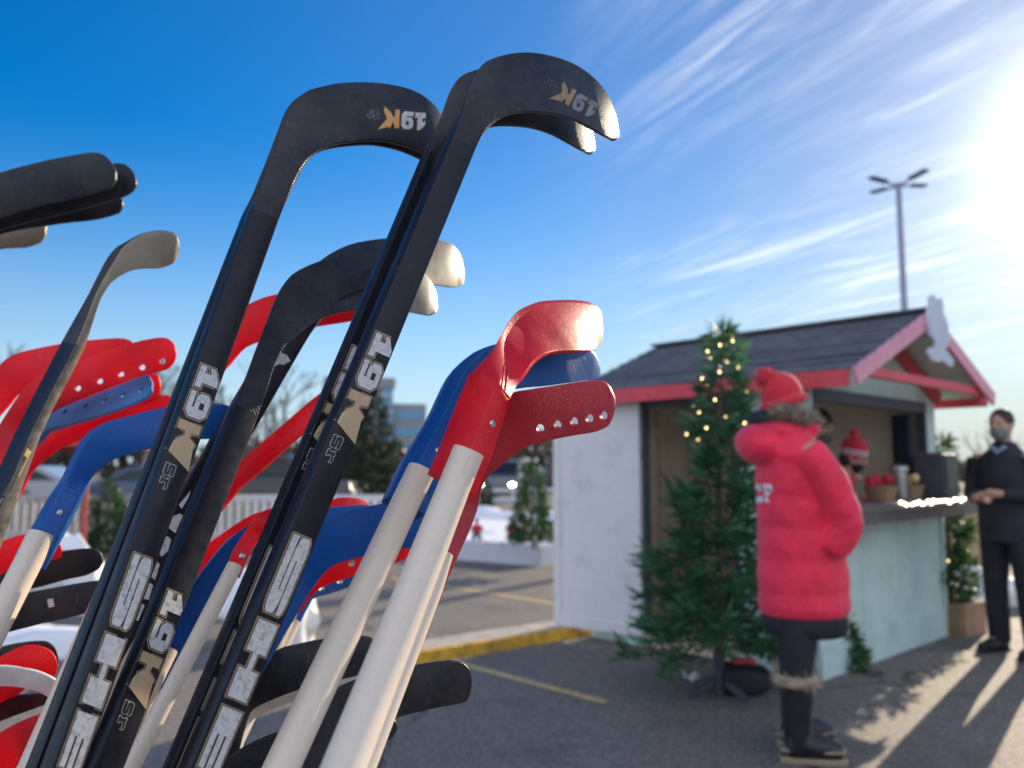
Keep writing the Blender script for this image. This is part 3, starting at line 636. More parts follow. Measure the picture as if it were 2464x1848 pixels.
def ribs(root, o, segs, w=.0010, h=.001, m=None, name='moulded_rib'):
    bv, mi_ = surf(o)
    for (x0, y0, x1, y1) in segs:
        pts = []
        for k in range(5):
            t = k / 4; loc, nn, _, _ = bv.ray_cast(mi_ @ CAM, (mi_.to_3x3() @ ray(x0 + (x1 - x0) * t, y0 + (y1 - y0) * t)).normalized())
            if loc is not None: pts.append(loc)
        if len(pts) > 1: a = MB(); a.tube(pts, w, 6); a.build(name, m or M_PRED, root, 60)
STICKG = 'hockey sticks standing blade up in the foreground'
def make_stick(name, label, st, Z, h, bm_, sm_=None, dzs=(0, .020), dzb=(0, .004), ths=.021, thb=.007, ext=0.55, curl=2.0, colm=None, bev=.0022, holes=None, hrad=.0045, tube=None, trad=.0175, screw=None, group=STICKG):
    """one hockey stick: shaft + blade (one-piece), or blade with socket on a round tube"""
    rings, idx = rings_of(st, Z, h, dzs, dzb, ths, thb, curl, ext=0 if tube else ext, bev=bev)
    base = (sum((p for p in rings[0]), Vector()) / len(rings[0])) if not tube else P(*tube[-1])
    root = empty(name, base); tag(root, label, 'hockey stick', group)
    objs = []
    if tube is None and h > 0:
        a = MB(); loft_mesh(a, rings[:idx[h] + 1], True, False, colm); local(root, a); s_ = a.build('shaft', (sm_ if isinstance(sm_, list) else [sm_ or bm_]), root, 44); objs.append(s_)
        a = MB(); loft_mesh(a, rings[idx[h]:], False, True, colm); local(root, a); b_ = a.build('blade', bm_ if isinstance(bm_, list) else [bm_], root, 44); objs.append(b_)
    else:
        a = MB(); loft_mesh(a, rings, True, True, colm); local(root, a); b_ = a.build('blade', bm_ if isinstance(bm_, list) else [bm_], root, 44); objs.append(b_)
        if tube:
            a = MB(); q = [P(*t_) for t_ in tube]; a.tube(q, trad, 28); local(root, a); objs.append(a.build('shaft', sm_ or M_WHT, root, 40))
    if holes: cut_holes(b_, holes, hrad)
    if screw:
        bv, mi_ = surf(b_)
        for sx, sy in screw:
            loc, nn, _, _ = bv.ray_cast(mi_ @ CAM, ray(sx, sy).normalized())
            if loc is None: continue
            a = MB(); sr = .0042; a.tube([loc - nn * .001, loc + nn * .0012, loc + nn * .0024], [sr, sr, sr * .55], 12)
            for ang in (0.3, 1.87):
                q = nn.orthogonal().normalized(); q = Matrix.Rotation(ang, 3, nn) @ q; a.bar(loc + nn * .0025 - q * sr * .5, loc + nn * .0025 + q * sr * .5, .0007, .0004, up=nn, mi=1)
            a.build('screw', [M_STEEL, M_INK], root, 30)
    return root, objs

# ---- A: pair of black one-piece sticks in the middle
A2 = [(459, 1848, 529, 1877)] + tr(T4, [(1205,560,1345,625),(1275,360,1400,515),(1332,200,1450,465),(1400,115,1520,425),(1550,67,1620,408),(1700,64,1740,412),(1880,110,1850,433),(2010,185,1950,470),(2110,290,2040,520),(2168,420,2110,560),(2188,530,2150,578),(2187,560,2172,580)])
rA, oA = make_stick('hockey_stick', 'tallest black stick, its blade printed 19K curling over to the right', A2, (.76, 1.0, 1.22), 1, M_BLK, M_SHAFT, curl=1.6, dzb=(.024, 0))
d_ = Vector((-.398, .917)).normalized()
def faceframe(st, y):
    """ridge pixel and across vector of the straight shaft face where the left edge is at pixel row y"""
    a, b = st[0], st[1]; t = (y - a[1]) / (b[1] - a[1]); L0 = Vector((a[0] + (b[0] - a[0]) * t, y)); R0 = Vector((a[2] + (b[2] - a[2]) * t, a[3] + (b[3] - a[3]) * t)); return L0, R0 - L0
def shaft_words(st, y0, y1, ys=None, root=None, objs=None, px=2.0):
    L0, W0 = faceframe(st, y0); L1, W1 = faceframe(st, y1); D = (L1 - L0); Ln = D.length; D.normalize()
    lay = word19K(L0, D, (W0 + W1) / 2, Ln, px=px)
    decal(root, objs, lay, INKS, 'shaft_mark'); lay = []
    for ch, ya, yb in (ys or []):
        La, Wa = faceframe(st, ya); Lb, Wb = faceframe(st, yb); Dd = Lb - La
        lay += glyph(ch, La + (Wa * .17), Dd, (Wa + Wb) / 2 * .68, 'white', px * 1.05)
    if lay: decal(root, objs, lay, INKS)
shaft_words(A2, 795, 1108, [('S', 1278, 1462), ('H', 1482, 1668), ('E', 1692, 1838)], rA, oA[:1])
def blade_word(root, obj, p0, ang, Ltot, hgt, inks=None):
    D = Vector((math.cos(ang), math.sin(ang))); Wv = Vector((-D.y, D.x)) * hgt
    Wv = Vector((D.y, -D.x)) * hgt
    decal(root, [obj], word19K(p0, D, Wv, Ltot, ('plainw', 'plainw', 'orange', 'line'), px=.9), inks or INKS, 'blade_print', cuts=1)
# printed upside down on the blades: the run reads from right to left
blade_word(rA, oA[1], T4(2075, 350), R(180 + 27), 142, 54, INKF)
def shift(st, dx, dy, d0=(0, 0)): return [tuple(c + ((dx if i % 2 == 0 else dy) + (d0[i % 2] if k == 0 else 0)) for i, c in enumerate(s)) for k, s in enumerate(st)]
A1 = shift(A2, -57, 33)
rA1, oA1 = make_stick('hockey_stick', 'black stick tucked right behind the tallest one, its blade tip just below', A1, (.80, 1.05, 1.27), 1, M_BLK, M_SHAFT, curl=1.6, dzb=(.024, 0))
shaft_words(A1, 828, 1141, [('S', 1311, 1495), ('H', 1515, 1701), ('E', 1725, 1871)], rA1, oA1[:1])

# ---- B: pair left of them
B1 = [(125, 1848, 194, 1874)] + tr(T4, [(17,983,177,1052),(75,830,225,925),(130,690,275,800),(190,535,325,715),(255,375,385,658),(335,293,455,618),(450,258,540,596),(560,240,640,584),(700,237,760,580),(830,250,860,596),(950,278,950,622),(1050,330,1040,660),(1130,415,1130,705),(1180,520,1170,715),(1195,600,1188,680)])
rB, oB = make_stick('hockey_stick', 'second tallest black stick, 19K printed on its blade, left of the tallest pair', B1, (.76, 1.04, 1.27), 1, M_BLK, M_SHAFT, curl=1.35, dzb=(.016, 0))
shaft_words(B1, 872, 1172, [('S', 1326, 1496), ('H', 1518, 1684), ('E', 1704, 1838)], rB, oB[:1])
blade_word(rB, oB[1], T4(1042, 402), R(180 + 3), 142, 56)
B2 = shift(B1, -15, 10, (-28, 0))
rB2, oB2 = make_stick('hockey_stick', 'black stick behind the second tallest one, only a dark rim of it showing', B2, (.80, 1.09, 1.32), 1, M_BLK, M_SHAFT, curl=1.35, dzb=(.016, 0))

# ---- C: lower black stick with glittering weave at the heel
C = [(228, 1848, 290, 1874)] + tr(T5, [(212,1172,388,1264),(290,960,455,1050),(370,740,500,900),(440,560,545,800),(505,400,610,710),(560,290,690,640),(640,190,780,570),(740,130,860,525),(870,80,960,490),(1050,40,1100,462),(1200,22,1230,450),(1350,30,1360,448),(1500,70,1480,462),(1620,145,1580,482),(1705,250,1660,498),(1743,350,1700,503),(1750,430,1735,485)])
rC, oC = make_stick('hockey_stick', 'black stick with glittering woven heel and glare-painted pale tip, 19K low on its shaft', C, (.80, 1.06, 1.40), 1, [M_GLIT, M_TAN], [M_SHAFT], dzb=(.022, 0), curl=1.2)
shaft_words(C, 1415, 1752, None, rC, oC[:1])
D = [(60, 1830, 132, 1872), (668, 790, 733, 828), (715, 700, 785, 745), (745, 650, 830, 710), (790, 612, 880, 690), (845, 586, 930, 684), (920, 573, 975, 682), (1000, 572, 1020, 683), (1060, 577, 1060, 686), (1090, 588, 1082, 690), (1108, 612, 1098, 691), (1118, 650, 1108, 688), (1118, 672, 1114, 682)]
rD, oD = make_stick('hockey_stick', 'black stick with silver letters and glare-painted blade tip, leaning behind the glittering one', D, (1.02, 1.22, 1.52), 1, [M_BLK, M_TAN], [M_SHAFT], dzb=(.022, 0))
# the far ends of both black blades are coloured pale to stand for sun glare
for o_, xs in ((oC[1], 965), (oD[1], 1010)):
    mw = o_.matrix_world
    for p_ in o_.data.polygons:
        c_ = o_.matrix_world @ p_.center if False else (p_.center + o_.parent.location); q = CAMROT.inverted() @ (c_ - CAM)
        if q.x / q.y * FPX + CX > xs: p_.material_index = 1
frag = [[T5(*p) for p in ((520,800),(560,790),(600,800),(628,850),(615,930),(560,1040),(520,1070),(488,1050),(478,1000),(520,930),(560,900),(572,880),(545,870),(505,890),(495,840))],
        [T5(*p) for p in ((430,1110),(500,1125),(470,1190),(425,1190))],
        [(459, 1180), (452, 1200), (437, 1224), (430, 1215)], [(432, 1236), (440, 1240), (422, 1283), (405, 1270), (416, 1242)], [(403, 1290), (412, 1298), (404, 1326), (388, 1340), (380, 1325), (392, 1294)],
        [T3(*p) for p in ((1195,90),(1215,110),(1180,230),(1140,200))], [T3(*p) for p in ((1140,250),(1165,270),(1130,380),(1085,370),(1110,280))], [T3(*p) for p in ((1060,400),(1100,420),(1050,540),(1020,530))]]
decal(rD, oD[:1], [(f_, .0004, 2) for f_ in frag], INKS)

# ---- K: coloured junior sticks on white tubes
KZ3 = dict(dzs=(.018, 0, .010), ths=.026, thb=.008)
K1 = [(1050,1141,1109,1144,1143,1197),(1075,1075,1140,1068,1182,1105),(1127,955,1185,945,1217,998),(1158,892,1199,924,1226,967),(1188,838,1213,881,1249,919),(1210,796,1222,847,1278,874),(1227,768,1235,811,1298,858),(1249,745,1254,770,1321,848),(1276,732,1279,744,1350,843),(1301,724,1304,731,1384,842),(1339,721,1341,726,1410,842),(1384,721,1385,726,1427,842),(1418,726,1418,731,1438,838),(1438,737,1437,742,1446,828),(1448,754,1447,758,1450,812),(1451,778,1450,781,1451,796)]
rK1, oK1 = make_stick('hockey_stick', 'frontmost junior stick, bright red blade shining in the sun on a thick white tube', K1, (.895, .94, 1.26), 3, M_PRED, M_WHT, curl=1.15, tube=[(1128, 1085, .905), (1094, 1168, .895), (827, 1848, .648), (640, 2320, .53)], screw=[(1184, 1020)], dzb=(.027, .022, 0), **KZ3)
K2 = [(935,1195,967,1196,1022,1239),(974,1106,1010,1110,1070,1150),(1033,1008,1060,1012,1120,1050),(1085,903,1112,905,1170,950),(1117,867,1135,872,1205,935),(1145,845,1160,852,1245,932),(1190,828,1197,835,1275,929),(1250,822,1253,827,1316,926),(1330,826,1331,830,1370,920),(1400,835,1400,838,1415,915),(1427,845,1427,848,1432,913),(1438,863,1438,866,1440,911),(1445,888,1445,889,1444,903)]
rK2, oK2 = make_stick('hockey_stick', 'junior stick with dark blue blade and white tube, directly behind the sunlit red blade', K2, (1.0, 1.14, 1.33), 3, M_PBLU, M_WHT, tube=[(1015, 1130, 1.02), (974, 1214, 1.0), (677, 1848, .80), (480, 2290, .66)], screw=[(1054, 1084)], dzb=(.003, 0, .006), **KZ3)
K3 = [(1010,1415,1063,1440),(1018,1390,1074,1404),(1075,1262,1130,1280),(1105,1190,1150,1225),(1120,1130,1163,1163),(1150,1060,1201,1125),(1180,1000,1229,1101),(1205,962,1268,1076),(1235,945,1294,1068),(1271,939,1339,1057),(1339,928,1385,1048),(1407,917,1430,1040),(1447,916,1457,1028),(1463,928,1466,1016),(1471,946,1471,1001),(1475,968,1473,985)]
rK3, oK3 = make_stick('hockey_stick', 'junior stick whose dull red blade has five holes, low behind the sunlit red one', K3, (1.0, 1.06, .95), 3, M_PREDD, M_WHT, dzs=(-.004, .006), dzb=(0, 0), ths=.02, thb=.007, curl=1.0, tube=[(1062, 1330, 1.02), (1036, 1415, 1.0), (868, 1848, .84), (700, 2290, .72)], trad=.0150,
    holes=[T8(1325, 1462), T8(1510, 1425), T8(1685, 1390), T8(1848, 1358), T8(1998, 1325)], hrad=.0052)
# small raised moulding on the red socket
decal(rK1, oK1[:1], [([T9(*p) for p in ((1215,800),(1300,775),(1298,800),(1222,822))], .0008, 0), ([T9(1240 + 34 * math.cos(t), 885 + 58 * math.sin(t)) for t in [k * .5236 for k in range(12)]], .0008, 0), ([T9(1240 + 22 * math.cos(t), 885 + 44 * math.sin(t)) for t in [k * .5236 for k in range(12)]], .0010, 1)], [mat('red_moulding', (0.86, .06, .07), .25), M_PRED], 'moulded_mark')

ribs(rK1, oK1[0], [T8(872, 985) + T8(1000, 1140), T8(945, 800) + T8(915, 1040), T8(985, 830) + T8(955, 1060)])
ribs(rK2, oK2[0], [T9(1000, 355) + T9(1085, 430), T9(975, 400) + T9(1060, 480)], m=M_PBLU)
# ---- D-group: sticks seen between and behind
F_ = [(430,960,480,1000),(505,815,540,890),(560,755,590,835),(640,713,680,806),(740,700,760,786),(840,695,850,772),(875,702,880,760)]
make_stick('hockey_stick', 'junior stick with a flat red blade crossing behind the two tall black shafts', F_, (1.30, 1.34, 1.44), 1, M_PRED, M_WHT, tube=[(470, 960, 1.30), (306, 1325, 1.18), (80, 1848, 1.0), (-110, 2200, .90)], dzs=(0, 0), dzb=(0, 0), thb=.008)
G_ = [(430,1235,480,1290),(520,1158,575,1170),(585,1102,640,1118),(680,1021,720,1052),(757,955,800,985),(805,922,850,955),(840,908,880,945)]
make_stick('hockey_stick', 'junior stick with a red neck slanting up to the right between two black shafts', G_, (1.24, 1.27, 1.34), 2, M_PRED, M_WHT, tube=[(480, 1240, 1.25), (366, 1459, 1.2), (170, 1870, 1.1)], dzs=(0, 0), dzb=(0, 0), thb=.009, ths=.02)
MWs = [(540,1372,578,1384),(560,1325,598,1338),(590,1280,625,1295),(612,1246,650,1262),(640,1225,685,1240),(700,1215,740,1240)]
make_stick('hockey_stick', 'junior stick showing a thin white tube and small red socket beside the left tall pair', MWs, (1.16, 1.19, 1.26), 2, M_PRED, M_WHT, tube=[(566, 1360, 1.17), (373, 1734, 1.05), (240, 1990, .97)], trad=.0110, dzs=(0, .004), dzb=(0, 0), thb=.008, screw=[(583, 1338)])
make_stick('hockey_stick', 'junior stick with a dark blue neck squeezed between red ones, left of the centre', [(330,1640,390,1660),(440,1440,510,1460),(540,1310,590,1350),(600,1262,650,1300),(660,1245,690,1290),(700,1250,720,1285)], (1.22, 1.26, 1.32), 2, M_PBLU, M_WHT, dzs=(0, .01), dzb=(0, 0), tube=[(400, 1560, 1.23), (330, 1700, 1.18), (180, 2000, 1.08)])
make_stick('hockey_stick', 'junior stick with a red neck curving right beside the low 19K shaft', [(415,1470,452,1490),(440,1405,470,1425),(478,1330,506,1375),(540,1280,548,1332),(582,1252,600,1300),(611,1236,640,1285),(660,1225,690,1270),(720,1228,730,1260)], (1.30, 1.33, 1.38), 2, M_PRED, M_WHT, dzs=(0, .008), dzb=(0, 0), tube=[(440, 1445, 1.31), (340, 1650, 1.24), (180, 1960, 1.12)])
rMB, oMB = make_stick('hockey_stick', 'junior stick with a broad blue blade passing behind the two white tubes', tr(T6, [(150,1700,330,1800),(420,1200,600,1330),(560,930,730,1105),(680,720,800,1000),(790,560,880,890),(880,480,960,825),(960,440,1060,787),(1100,400,1190,757),(1250,370,1330,728),(1390,340,1460,700),(1520,325,1580,690),(1640,335,1680,655),(1700,380,1718,590),(1712,440,1720,520)]), (1.10, 1.16, 1.22), 3, M_PBLU, M_WHT, dzs=(0, .008), dzb=(0, 0), ths=.02, tube=[(560, 1625, 1.11), (480, 1800, 1.06), (330, 2110, .98)])
make_stick('hockey_stick', 'junior stick whose blue blade edge peeks above the broad blue blade', tr(T6, [(620,800,760,900),(800,520,900,700),(900,395,1000,600),(1050,372,1100,600),(1220,365,1230,580),(1290,410,1285,500)]), (1.24, 1.26, 1.32), 1, M_PBLU, M_WHT, dzs=(0, 0), dzb=(0, 0), tube=[(715, 1370, 1.24), (560, 1690, 1.16), (400, 2020, 1.06)])
make_stick('hockey_stick', 'junior stick with the topmost red blade edge above the broad blue blade', tr(T6, [(760,640,850,760),(850,420,920,600),(940,332,1000,560),(1010,306,1050,550),(1150,312,1150,540),(1218,345,1205,490),(1232,400,1228,440)]), (1.32, 1.35, 1.42), 1, M_PRED, M_WHT, dzs=(0, 0), dzb=(0, 0), tube=[(755, 1320, 1.32), (600, 1650, 1.24), (420, 2030, 1.12)])
make_stick('hockey_stick', 'junior stick with a red holed blade under the broad blue blade', tr(T6, [(480,1200,640,1260),(620,1000,790,1060),(780,780,880,985),(950,700,1020,935),(1150,660,1150,895),(1350,620,1350,835),(1500,600,1500,780),(1560,630,1560,740)]), (1.26, 1.29, 1.34), 1, M_PRED, M_WHT, dzs=(0, .006), dzb=(0, 0), holes=[T6(1095, 808)], hrad=.0052, tube=[(690, 1470, 1.27), (560, 1750, 1.18), (420, 2040, 1.08)])
make_stick('hockey_stick', 'junior stick with a light blue blade edge lowest under the broad blue blade', tr(T6, [(560,1230,680,1290),(720,990,795,1085),(880,880,905,1048),(1010,850,1050,1000),(1120,830,1140,962),(1290,800,1300,925),(1370,830,1370,895)]), (1.36, 1.38, 1.36), 1, M_PBLU, M_WHT, dzs=(0, 0), dzb=(0, 0), holes=[T6(1005, 945), T6(865, 1000)], hrad=.0052, tube=[(700, 1490, 1.36), (560, 1780, 1.26), (420, 2070, 1.14)])

# ---- black blades low in the middle
BB1 = [(500,1840,560,1870),(540,1760,580,1795),(588,1660,604,1716),(625,1600,642,1691),(677,1561,722,1660),(722,1549,770,1648),(775,1538,816,1637),(848,1531,867,1625),(880,1530,895,1610),(897,1535,908,1595),(909,1550,912,1570)]
make_stick('hockey_stick', 'scuffed black blade low behind the white tubes, left of the lowest black blade', BB1, (1.10, 1.14, 1.24), 2, M_BLKS, M_SHAFT, ext=.3)
make_stick('hockey_stick', 'pale grey blade edge just under the scuffed black blade behind the white tubes', shift(BB1, 0, 24), (1.18, 1.22, 1.30), 2, M_WBL, M_WBL, ext=.3, thb=.006)
BB2 = [(690,1848,790,1880),(785,1690,875,1770),(815,1655,915,1745),(864,1634,945,1732),(920,1617,975,1723),(978,1606,1038,1707),(1038,1596,1075,1700),(1085,1591,1105,1695),(1114,1596,1122,1689),(1130,1612,1132,1672),(1135,1630,1135,1650)]
make_stick('hockey_stick', 'scuffed black blade whose squared tip sticks out right of the two white tubes', BB2, (.94, .98, 1.03), 1, M_BLKS, M_BLKS, ext=.3, dzs=(0, 0), curl=1.0)
make_stick('hockey_stick', 'small dark blade tip with one hole under the lowest black blade', [(690,1880,720,1960),(760,1790,780,1850),(820,1752,830,1826),(880,1735,880,1808),(930,1728,910,1794),(951,1735,940,1780),(957,1750,953,1764)], (1.10, 1.12, 1.14), 1, M_BLKS, M_BLKS, ext=.2, holes=[(926, 1758)], hrad=.0060, dzs=(0, 0))
make_stick('hockey_stick', 'dark stick heel at the bottom edge, between the tallest pair and the white tubes', [(470,1960,530,2000),(500,1890,570,1950),(550,1824,640,1900),(604,1789,690,1870),(665,1764,720,1850),(720,1748,760,1830),(785,1742,800,1800)], (1.04, 1.07, 1.12), 1, M_BLKS, M_BLKS, ext=.2, dzs=(0, 0))

# ---- left side
rL, oL = make_stick('hockey_stick', 'junior stick with a bright blue curved blade on a white tube at the left edge', [(34,1337,56,1345,109,1372),(75,1268,95,1270,159,1258),(112,1203,131,1205,189,1203),(145,1154,157,1158,212,1162),(170,1105,182,1108,235,1134),(192,1062,204,1066,268,1108),(212,1040,222,1044,300,1096),(234,1025,242,1029,335,1085),(263,1012,270,1016,365,1078),(301,1003,306,1006,400,1070),(348,990,352,993,440,1060),(405,979,408,982,480,1055),(470,972,472,975,515,1055),(520,970,520,973,545,1050),(550,976,550,978,562,1040),(570,992,570,993,572,1020)], (1.12, 1.16, 1.23), 3, M_PBLU, M_WHT, tube=[(100, 1285, 1.14), (68, 1352, 1.12), (-70, 1620, 1.02), (-200, 1880, .95)], screw=[(145, 1234)], dzb=(.003, 0, .004), **KZ3)
ribs(rL, oL[0], [T2(482, 1150) + T2(600, 1205), T2(462, 1185) + T2(592, 1240), T2(540, 1130) + T2(528, 1165), T2(575, 1120) + T2(560, 1180)], m=M_PBLU)
L2 = [(-70,1290,-25,1292,5,1312),(44,1040,76,1042,98,1050),(155,824,185,828,204,838),(215,705,231,712,242,722),(240,655,254,668,267,682),(262,617,277,630,287,666),(282,594,294,602,307,655),(304,581,309,586,326,648),(329,567,331,571,350,645),(355,558,356,561,376,645),(386,554,386,557,393,644),(411,557,411,560,408,639),(426,567,426,570,420,632),(432,591,432,593,428,617)]
rL2, oL2 = make_stick('hockey_stick', 'slim black stick with a worn tan blade, alone against the sky at the left', L2, (1.16, 1.30, 1.40), 2, [M_BLK, M_TAN], [M_SHAFT, M_BRN], colm=(0, 1, 1, 0, 0), dzs=(.022, 0, .012), dzb=(.004, 0, .004), ths=.012, thb=.007, ext=.5)
decal(rL2, oL2[:1], [([(66, 1078), (76, 1088), (46, 1148), (36, 1140)], .0004, 0), ([(33, 1146), (43, 1154), (18, 1200), (8, 1192)], .0004, 1), ([(6, 1198), (16, 1206), (-10, 1262), (-20, 1252)], .0004, 1)], [M_YEL, M_YEL])  # sun glare on the shaft, painted as yellow stripes
Lk = [[(-420,900,-360,925),(-200,520,-150,600),(-100,450,-70,560),(0,414,0,522),(111,385,95,493),(190,370,158,480),(222,366,222,464),(247,371,250,455),(266,389,266,449),(278,412,278,433)],
      [(-400,920,-340,945),(-190,590,-140,660),(-100,515,-60,600),(0,470,0,553),(150,420,160,512),(275,392,240,490),(300,395,294,474),(320,414,318,460),(328,438,327,446)],
      [(-380,930,-320,955),(-180,600,-140,660),(-100,540,-60,605),(0,500,0,563),(150,470,150,537),(250,466,230,528),(291,477,285,512),(295,488,294,498)],
      [(-360,940,-310,965),(-200,640,-160,690),(-100,570,-80,625),(0,552,0,599),(60,540,60,595),(104,533,98,582),(110,545,108,566)]]
for s_, lb, m_, z_ in zip(Lk, ('black blade entering from the left edge, topmost and nearest of its bunch', 'black blade reaching farthest right in the bunch at the left edge', 'black blade third from the top in the bunch at the left edge', 'tan wooden blade lowest in the bunch at the left edge'), (M_BLK, M_BLK, M_BLK, M_TAN), (1.5, 1.56, 1.62, 1.68)):
    make_stick('hockey_stick', lb, s_, (z_ - .1, z_, z_ + .02), 1, m_, M_SHAFT, ext=.6, dzs=(0, 0), dzb=(0, 0), curl=1.0)
LRs = [
 ('junior stick with a bright red blade topmost in the red bunch at left', [(-90,1010,-40,1040),(-30,915,20,975),(0,876,40,950),(14,863,70,935),(41,849,110,915),(95,836,150,900),(149,826,190,890),(203,819,230,880),(285,813,290,860),(312,818,310,850),(322,828,320,842)], (1.50, 1.52, 1.60), 1, M_PRED, None, [(-50, 1010, 1.5), (-180, 1290, 1.4), (-330, 1620, 1.3)]),
 ('junior stick with a deep red five-holed blade, above the blue holed one', [(-110,1230,-50,1240),(-30,1070,35,1080),(0,1018,70,1040),(32,968,100,1010),(63,927,135,985),(92,904,175,968),(139,882,222,946),(184,866,265,930),(253,844,316,911),(332,821,364,898),(380,812,395,891),(402,814,408,884),(418,828,419,870),(423,845,423,856)], (1.36, 1.40, 1.44), 2, M_PRED, [(187,934),(240,917),(291,901),(342,884),(391,869)], [(-60, 1190, 1.37), (-190, 1450, 1.3), (-300, 1680, 1.22)]),
 ('junior stick with a narrow glare-painted blue blade pierced by five holes, at left', [(-30,1180,10,1200),(60,1060,85,1080),(90,1010,110,1034),(117,988,158,1022),(177,968,205,1008),(253,938,260,991),(316,913,316,971),(345,903,345,958),(358,903,356,950),(366,914,365,936)], (1.43, 1.46, 1.42), 1, M_PBLU_GLARE, [(156,991),(206,977),(252,963),(297,949),(339,938)], [(0, 1170, 1.43), (-140, 1450, 1.34), (-260, 1690, 1.26)]),
 ('junior stick showing only a red blade end behind the blue holed blade', [(30,1080,60,1120),(80,1000,110,1060),(250,920,260,990),(330,895,330,975),(364,898,352,968),(380,905,375,955),(386,927,384,945)], (1.52, 1.53, 1.55), 1, M_PRED, None, [(50, 1090, 1.52), (-110, 1420, 1.42), (-230, 1670, 1.33)]),
 ('junior stick with long red blade lowest in its bunch, just above the bright blue blade', [(-140,1380,-90,1400),(-40,1210,10,1240),(0,1150,47,1189),(40,1095,76,1135),(80,1055,110,1105),(120,1040,152,1074),(200,1015,230,1050),(280,988,300,1035),(364,956,370,1018),(396,950,395,1005),(411,956,408,990),(418,968,416,978)], (1.48, 1.50, 1.56), 1, M_PRED, None, [(-110, 1380, 1.47), (-220, 1600, 1.4), (-330, 1830, 1.32)]),
]
for lb, s_, Z_, h_, m_, ho, tb in LRs:
    make_stick('hockey_stick', lb, s_, Z_, h_, m_, M_WHT, dzs=(0, .008), dzb=(.045, 0) if m_ is M_PBLU_GLARE else (0, 0), ths=.018, tube=tb, holes=ho, hrad=.0052, curl=1.2)
LL = [
 ('red blade end behind the white tube of the bright blue stick', [(-80,1320,-60,1400),(0,1303,0,1383),(54,1287,60,1345),(120,1296,128,1348),(145,1312,147,1340),(149,1322,149,1330)], 1.30, M_PRED),
 ('black blade with a rounded tip beside the white tube at left, upper of two', [(-100,1440,-80,1500),(30,1360,20,1432),(120,1332,100,1412),(190,1322,158,1396),(226,1322,205,1386),(242,1331,236,1371),(247,1345,246,1356)], 1.40, M_BLKS),
 ('black blade with a small pale sticker at left, lower of two', [(-120,1500,-100,1580),(-20,1450,-20,1535),(66,1427,95,1503),(127,1415,177,1484),(200,1402,225,1470),(245,1398,250,1455),(262,1410,262,1440)], 1.34, M_BLKS),
 ('black blade rim just behind the round red blade tip at lower left', [(-60,1590,-40,1680),(0,1560,0,1640),(63,1546,60,1630),(111,1545,105,1620),(133,1560,130,1610),(141,1583,140,1595)], 1.27, M_BLK),
 ('red blade with a round tip at lower left, above the white blade', [(-100,1680,-80,1760),(-30,1600,-20,1690),(32,1564,20,1665),(63,1554,60,1652),(95,1556,95,1645),(120,1567,118,1638),(134,1584,133,1625),(139,1603,138,1612)], 1.22, M_PRED),
 ('white blade band curving across the lower left, below the round red tip', [(-60,1610,-60,1656),(0,1605,0,1652),(47,1608,47,1655),(95,1618,89,1665),(133,1637,114,1678),(165,1662,150,1700)], 1.15, M_WBL),
 ('small red blade piece under the white blade at lower left', [(-60,1640,-60,1740),(0,1640,0,1693),(40,1640,45,1672),(62,1645,60,1660)], 1.19, M_PRED),
 ('dark blade under the white blade at lower left, above the largest red one', [(-60,1700,-60,1770),(0,1680,0,1737),(100,1670,100,1700),(135,1670,130,1688)], 1.24, M_BLK),
 ('large red blade filling the bottom left corner', [(-140,1900,-60,2000),(-60,1810,10,1950),(0,1763,60,1900),(47,1738,100,1850),(98,1719,150,1800),(150,1715,180,1770),(190,1725,200,1750)], 1.10, M_PRED),
]
for lb, s_, z_, m_ in LL:
    r_, o_ = make_stick('hockey_stick', lb, s_, (z_, z_ + .01, z_ + .03), 1, m_, m_ if m_ is not M_PRED else M_PRED, dzs=(0, 0), dzb=(0, 0), ths=.012, ext=.25)
    if 'sticker' in lb: decal(r_, o_, [([T3(360, 375), T3(405, 370), T3(415, 430), T3(370, 440)], .0005, 0)], [M_WBL], 'sticker')

# ================================================================== TREES
def leafmat(name, a, b_):
    m, t, b, o = node_mat(name); N = t.nodes.new; L = t.links.new
    tcn = N('ShaderNodeTexCoord'); nz = N('ShaderNodeTexNoise'); nz.inputs['Scale'].default_value = 9; nz.inputs['Detail'].default_value = 5; L(tcn.outputs['Object'], nz.inputs['Vector'])
    mr = N('ShaderNodeMapRange'); mr.inputs[1].default_value = 0.35; mr.inputs[2].default_value = 0.65; L(nz.outputs['Fac'], mr.inputs[0])
    mx_ = N('ShaderNodeMix'); mx_.data_type = 'RGBA'; mx_.inputs[6].default_value = a + (1,); mx_.inputs[7].default_value = b_ + (1,); L(mr.outputs[0], mx_.inputs['Factor']); L(mx_.outputs[2], b.inputs['Base Color'])
    b.inputs['Roughness'].default_value = 0.5
    tr = N('ShaderNodeBsdfTranslucent'); L(mx_.outputs[2], tr.inputs['Color']); ms = N('ShaderNodeMixShader'); ms.inputs[0].default_value = 0.35
    L(b.outputs[0], ms.inputs[1]); L(tr.outputs[0], ms.inputs[2]); L(ms.outputs[0], o.inputs[0]); return m
M_NEED = leafmat('green_needles', (0.02, 0.08, 0.03), (0.08, 0.18, 0.05))
M_NEEDT = leafmat('artificial_needles', (0.02, 0.10, 0.05), (0.09, 0.23, 0.085))
M_SPRU = leafmat('dark_spruce_needles', (0.020, 0.045, 0.026), (0.05, 0.075, 0.04))
M_BARK = mat('bark', (0.10, 0.075, 0.055), 0.9, var=0.3, scale=20, bump=0.4, bscale=60)
M_BARKG = mat('grey_bark', (0.12, 0.10, 0.09), 0.9, var=0.25, scale=8)
M_WOOD = mat('plain_wood', (0.36, 0.22, 0.12), 0.7, var=0.2, scale=6, detail=8)
M_BULB = emat('warm_bulb', (1.0, 0.72, 0.32), 5.0)

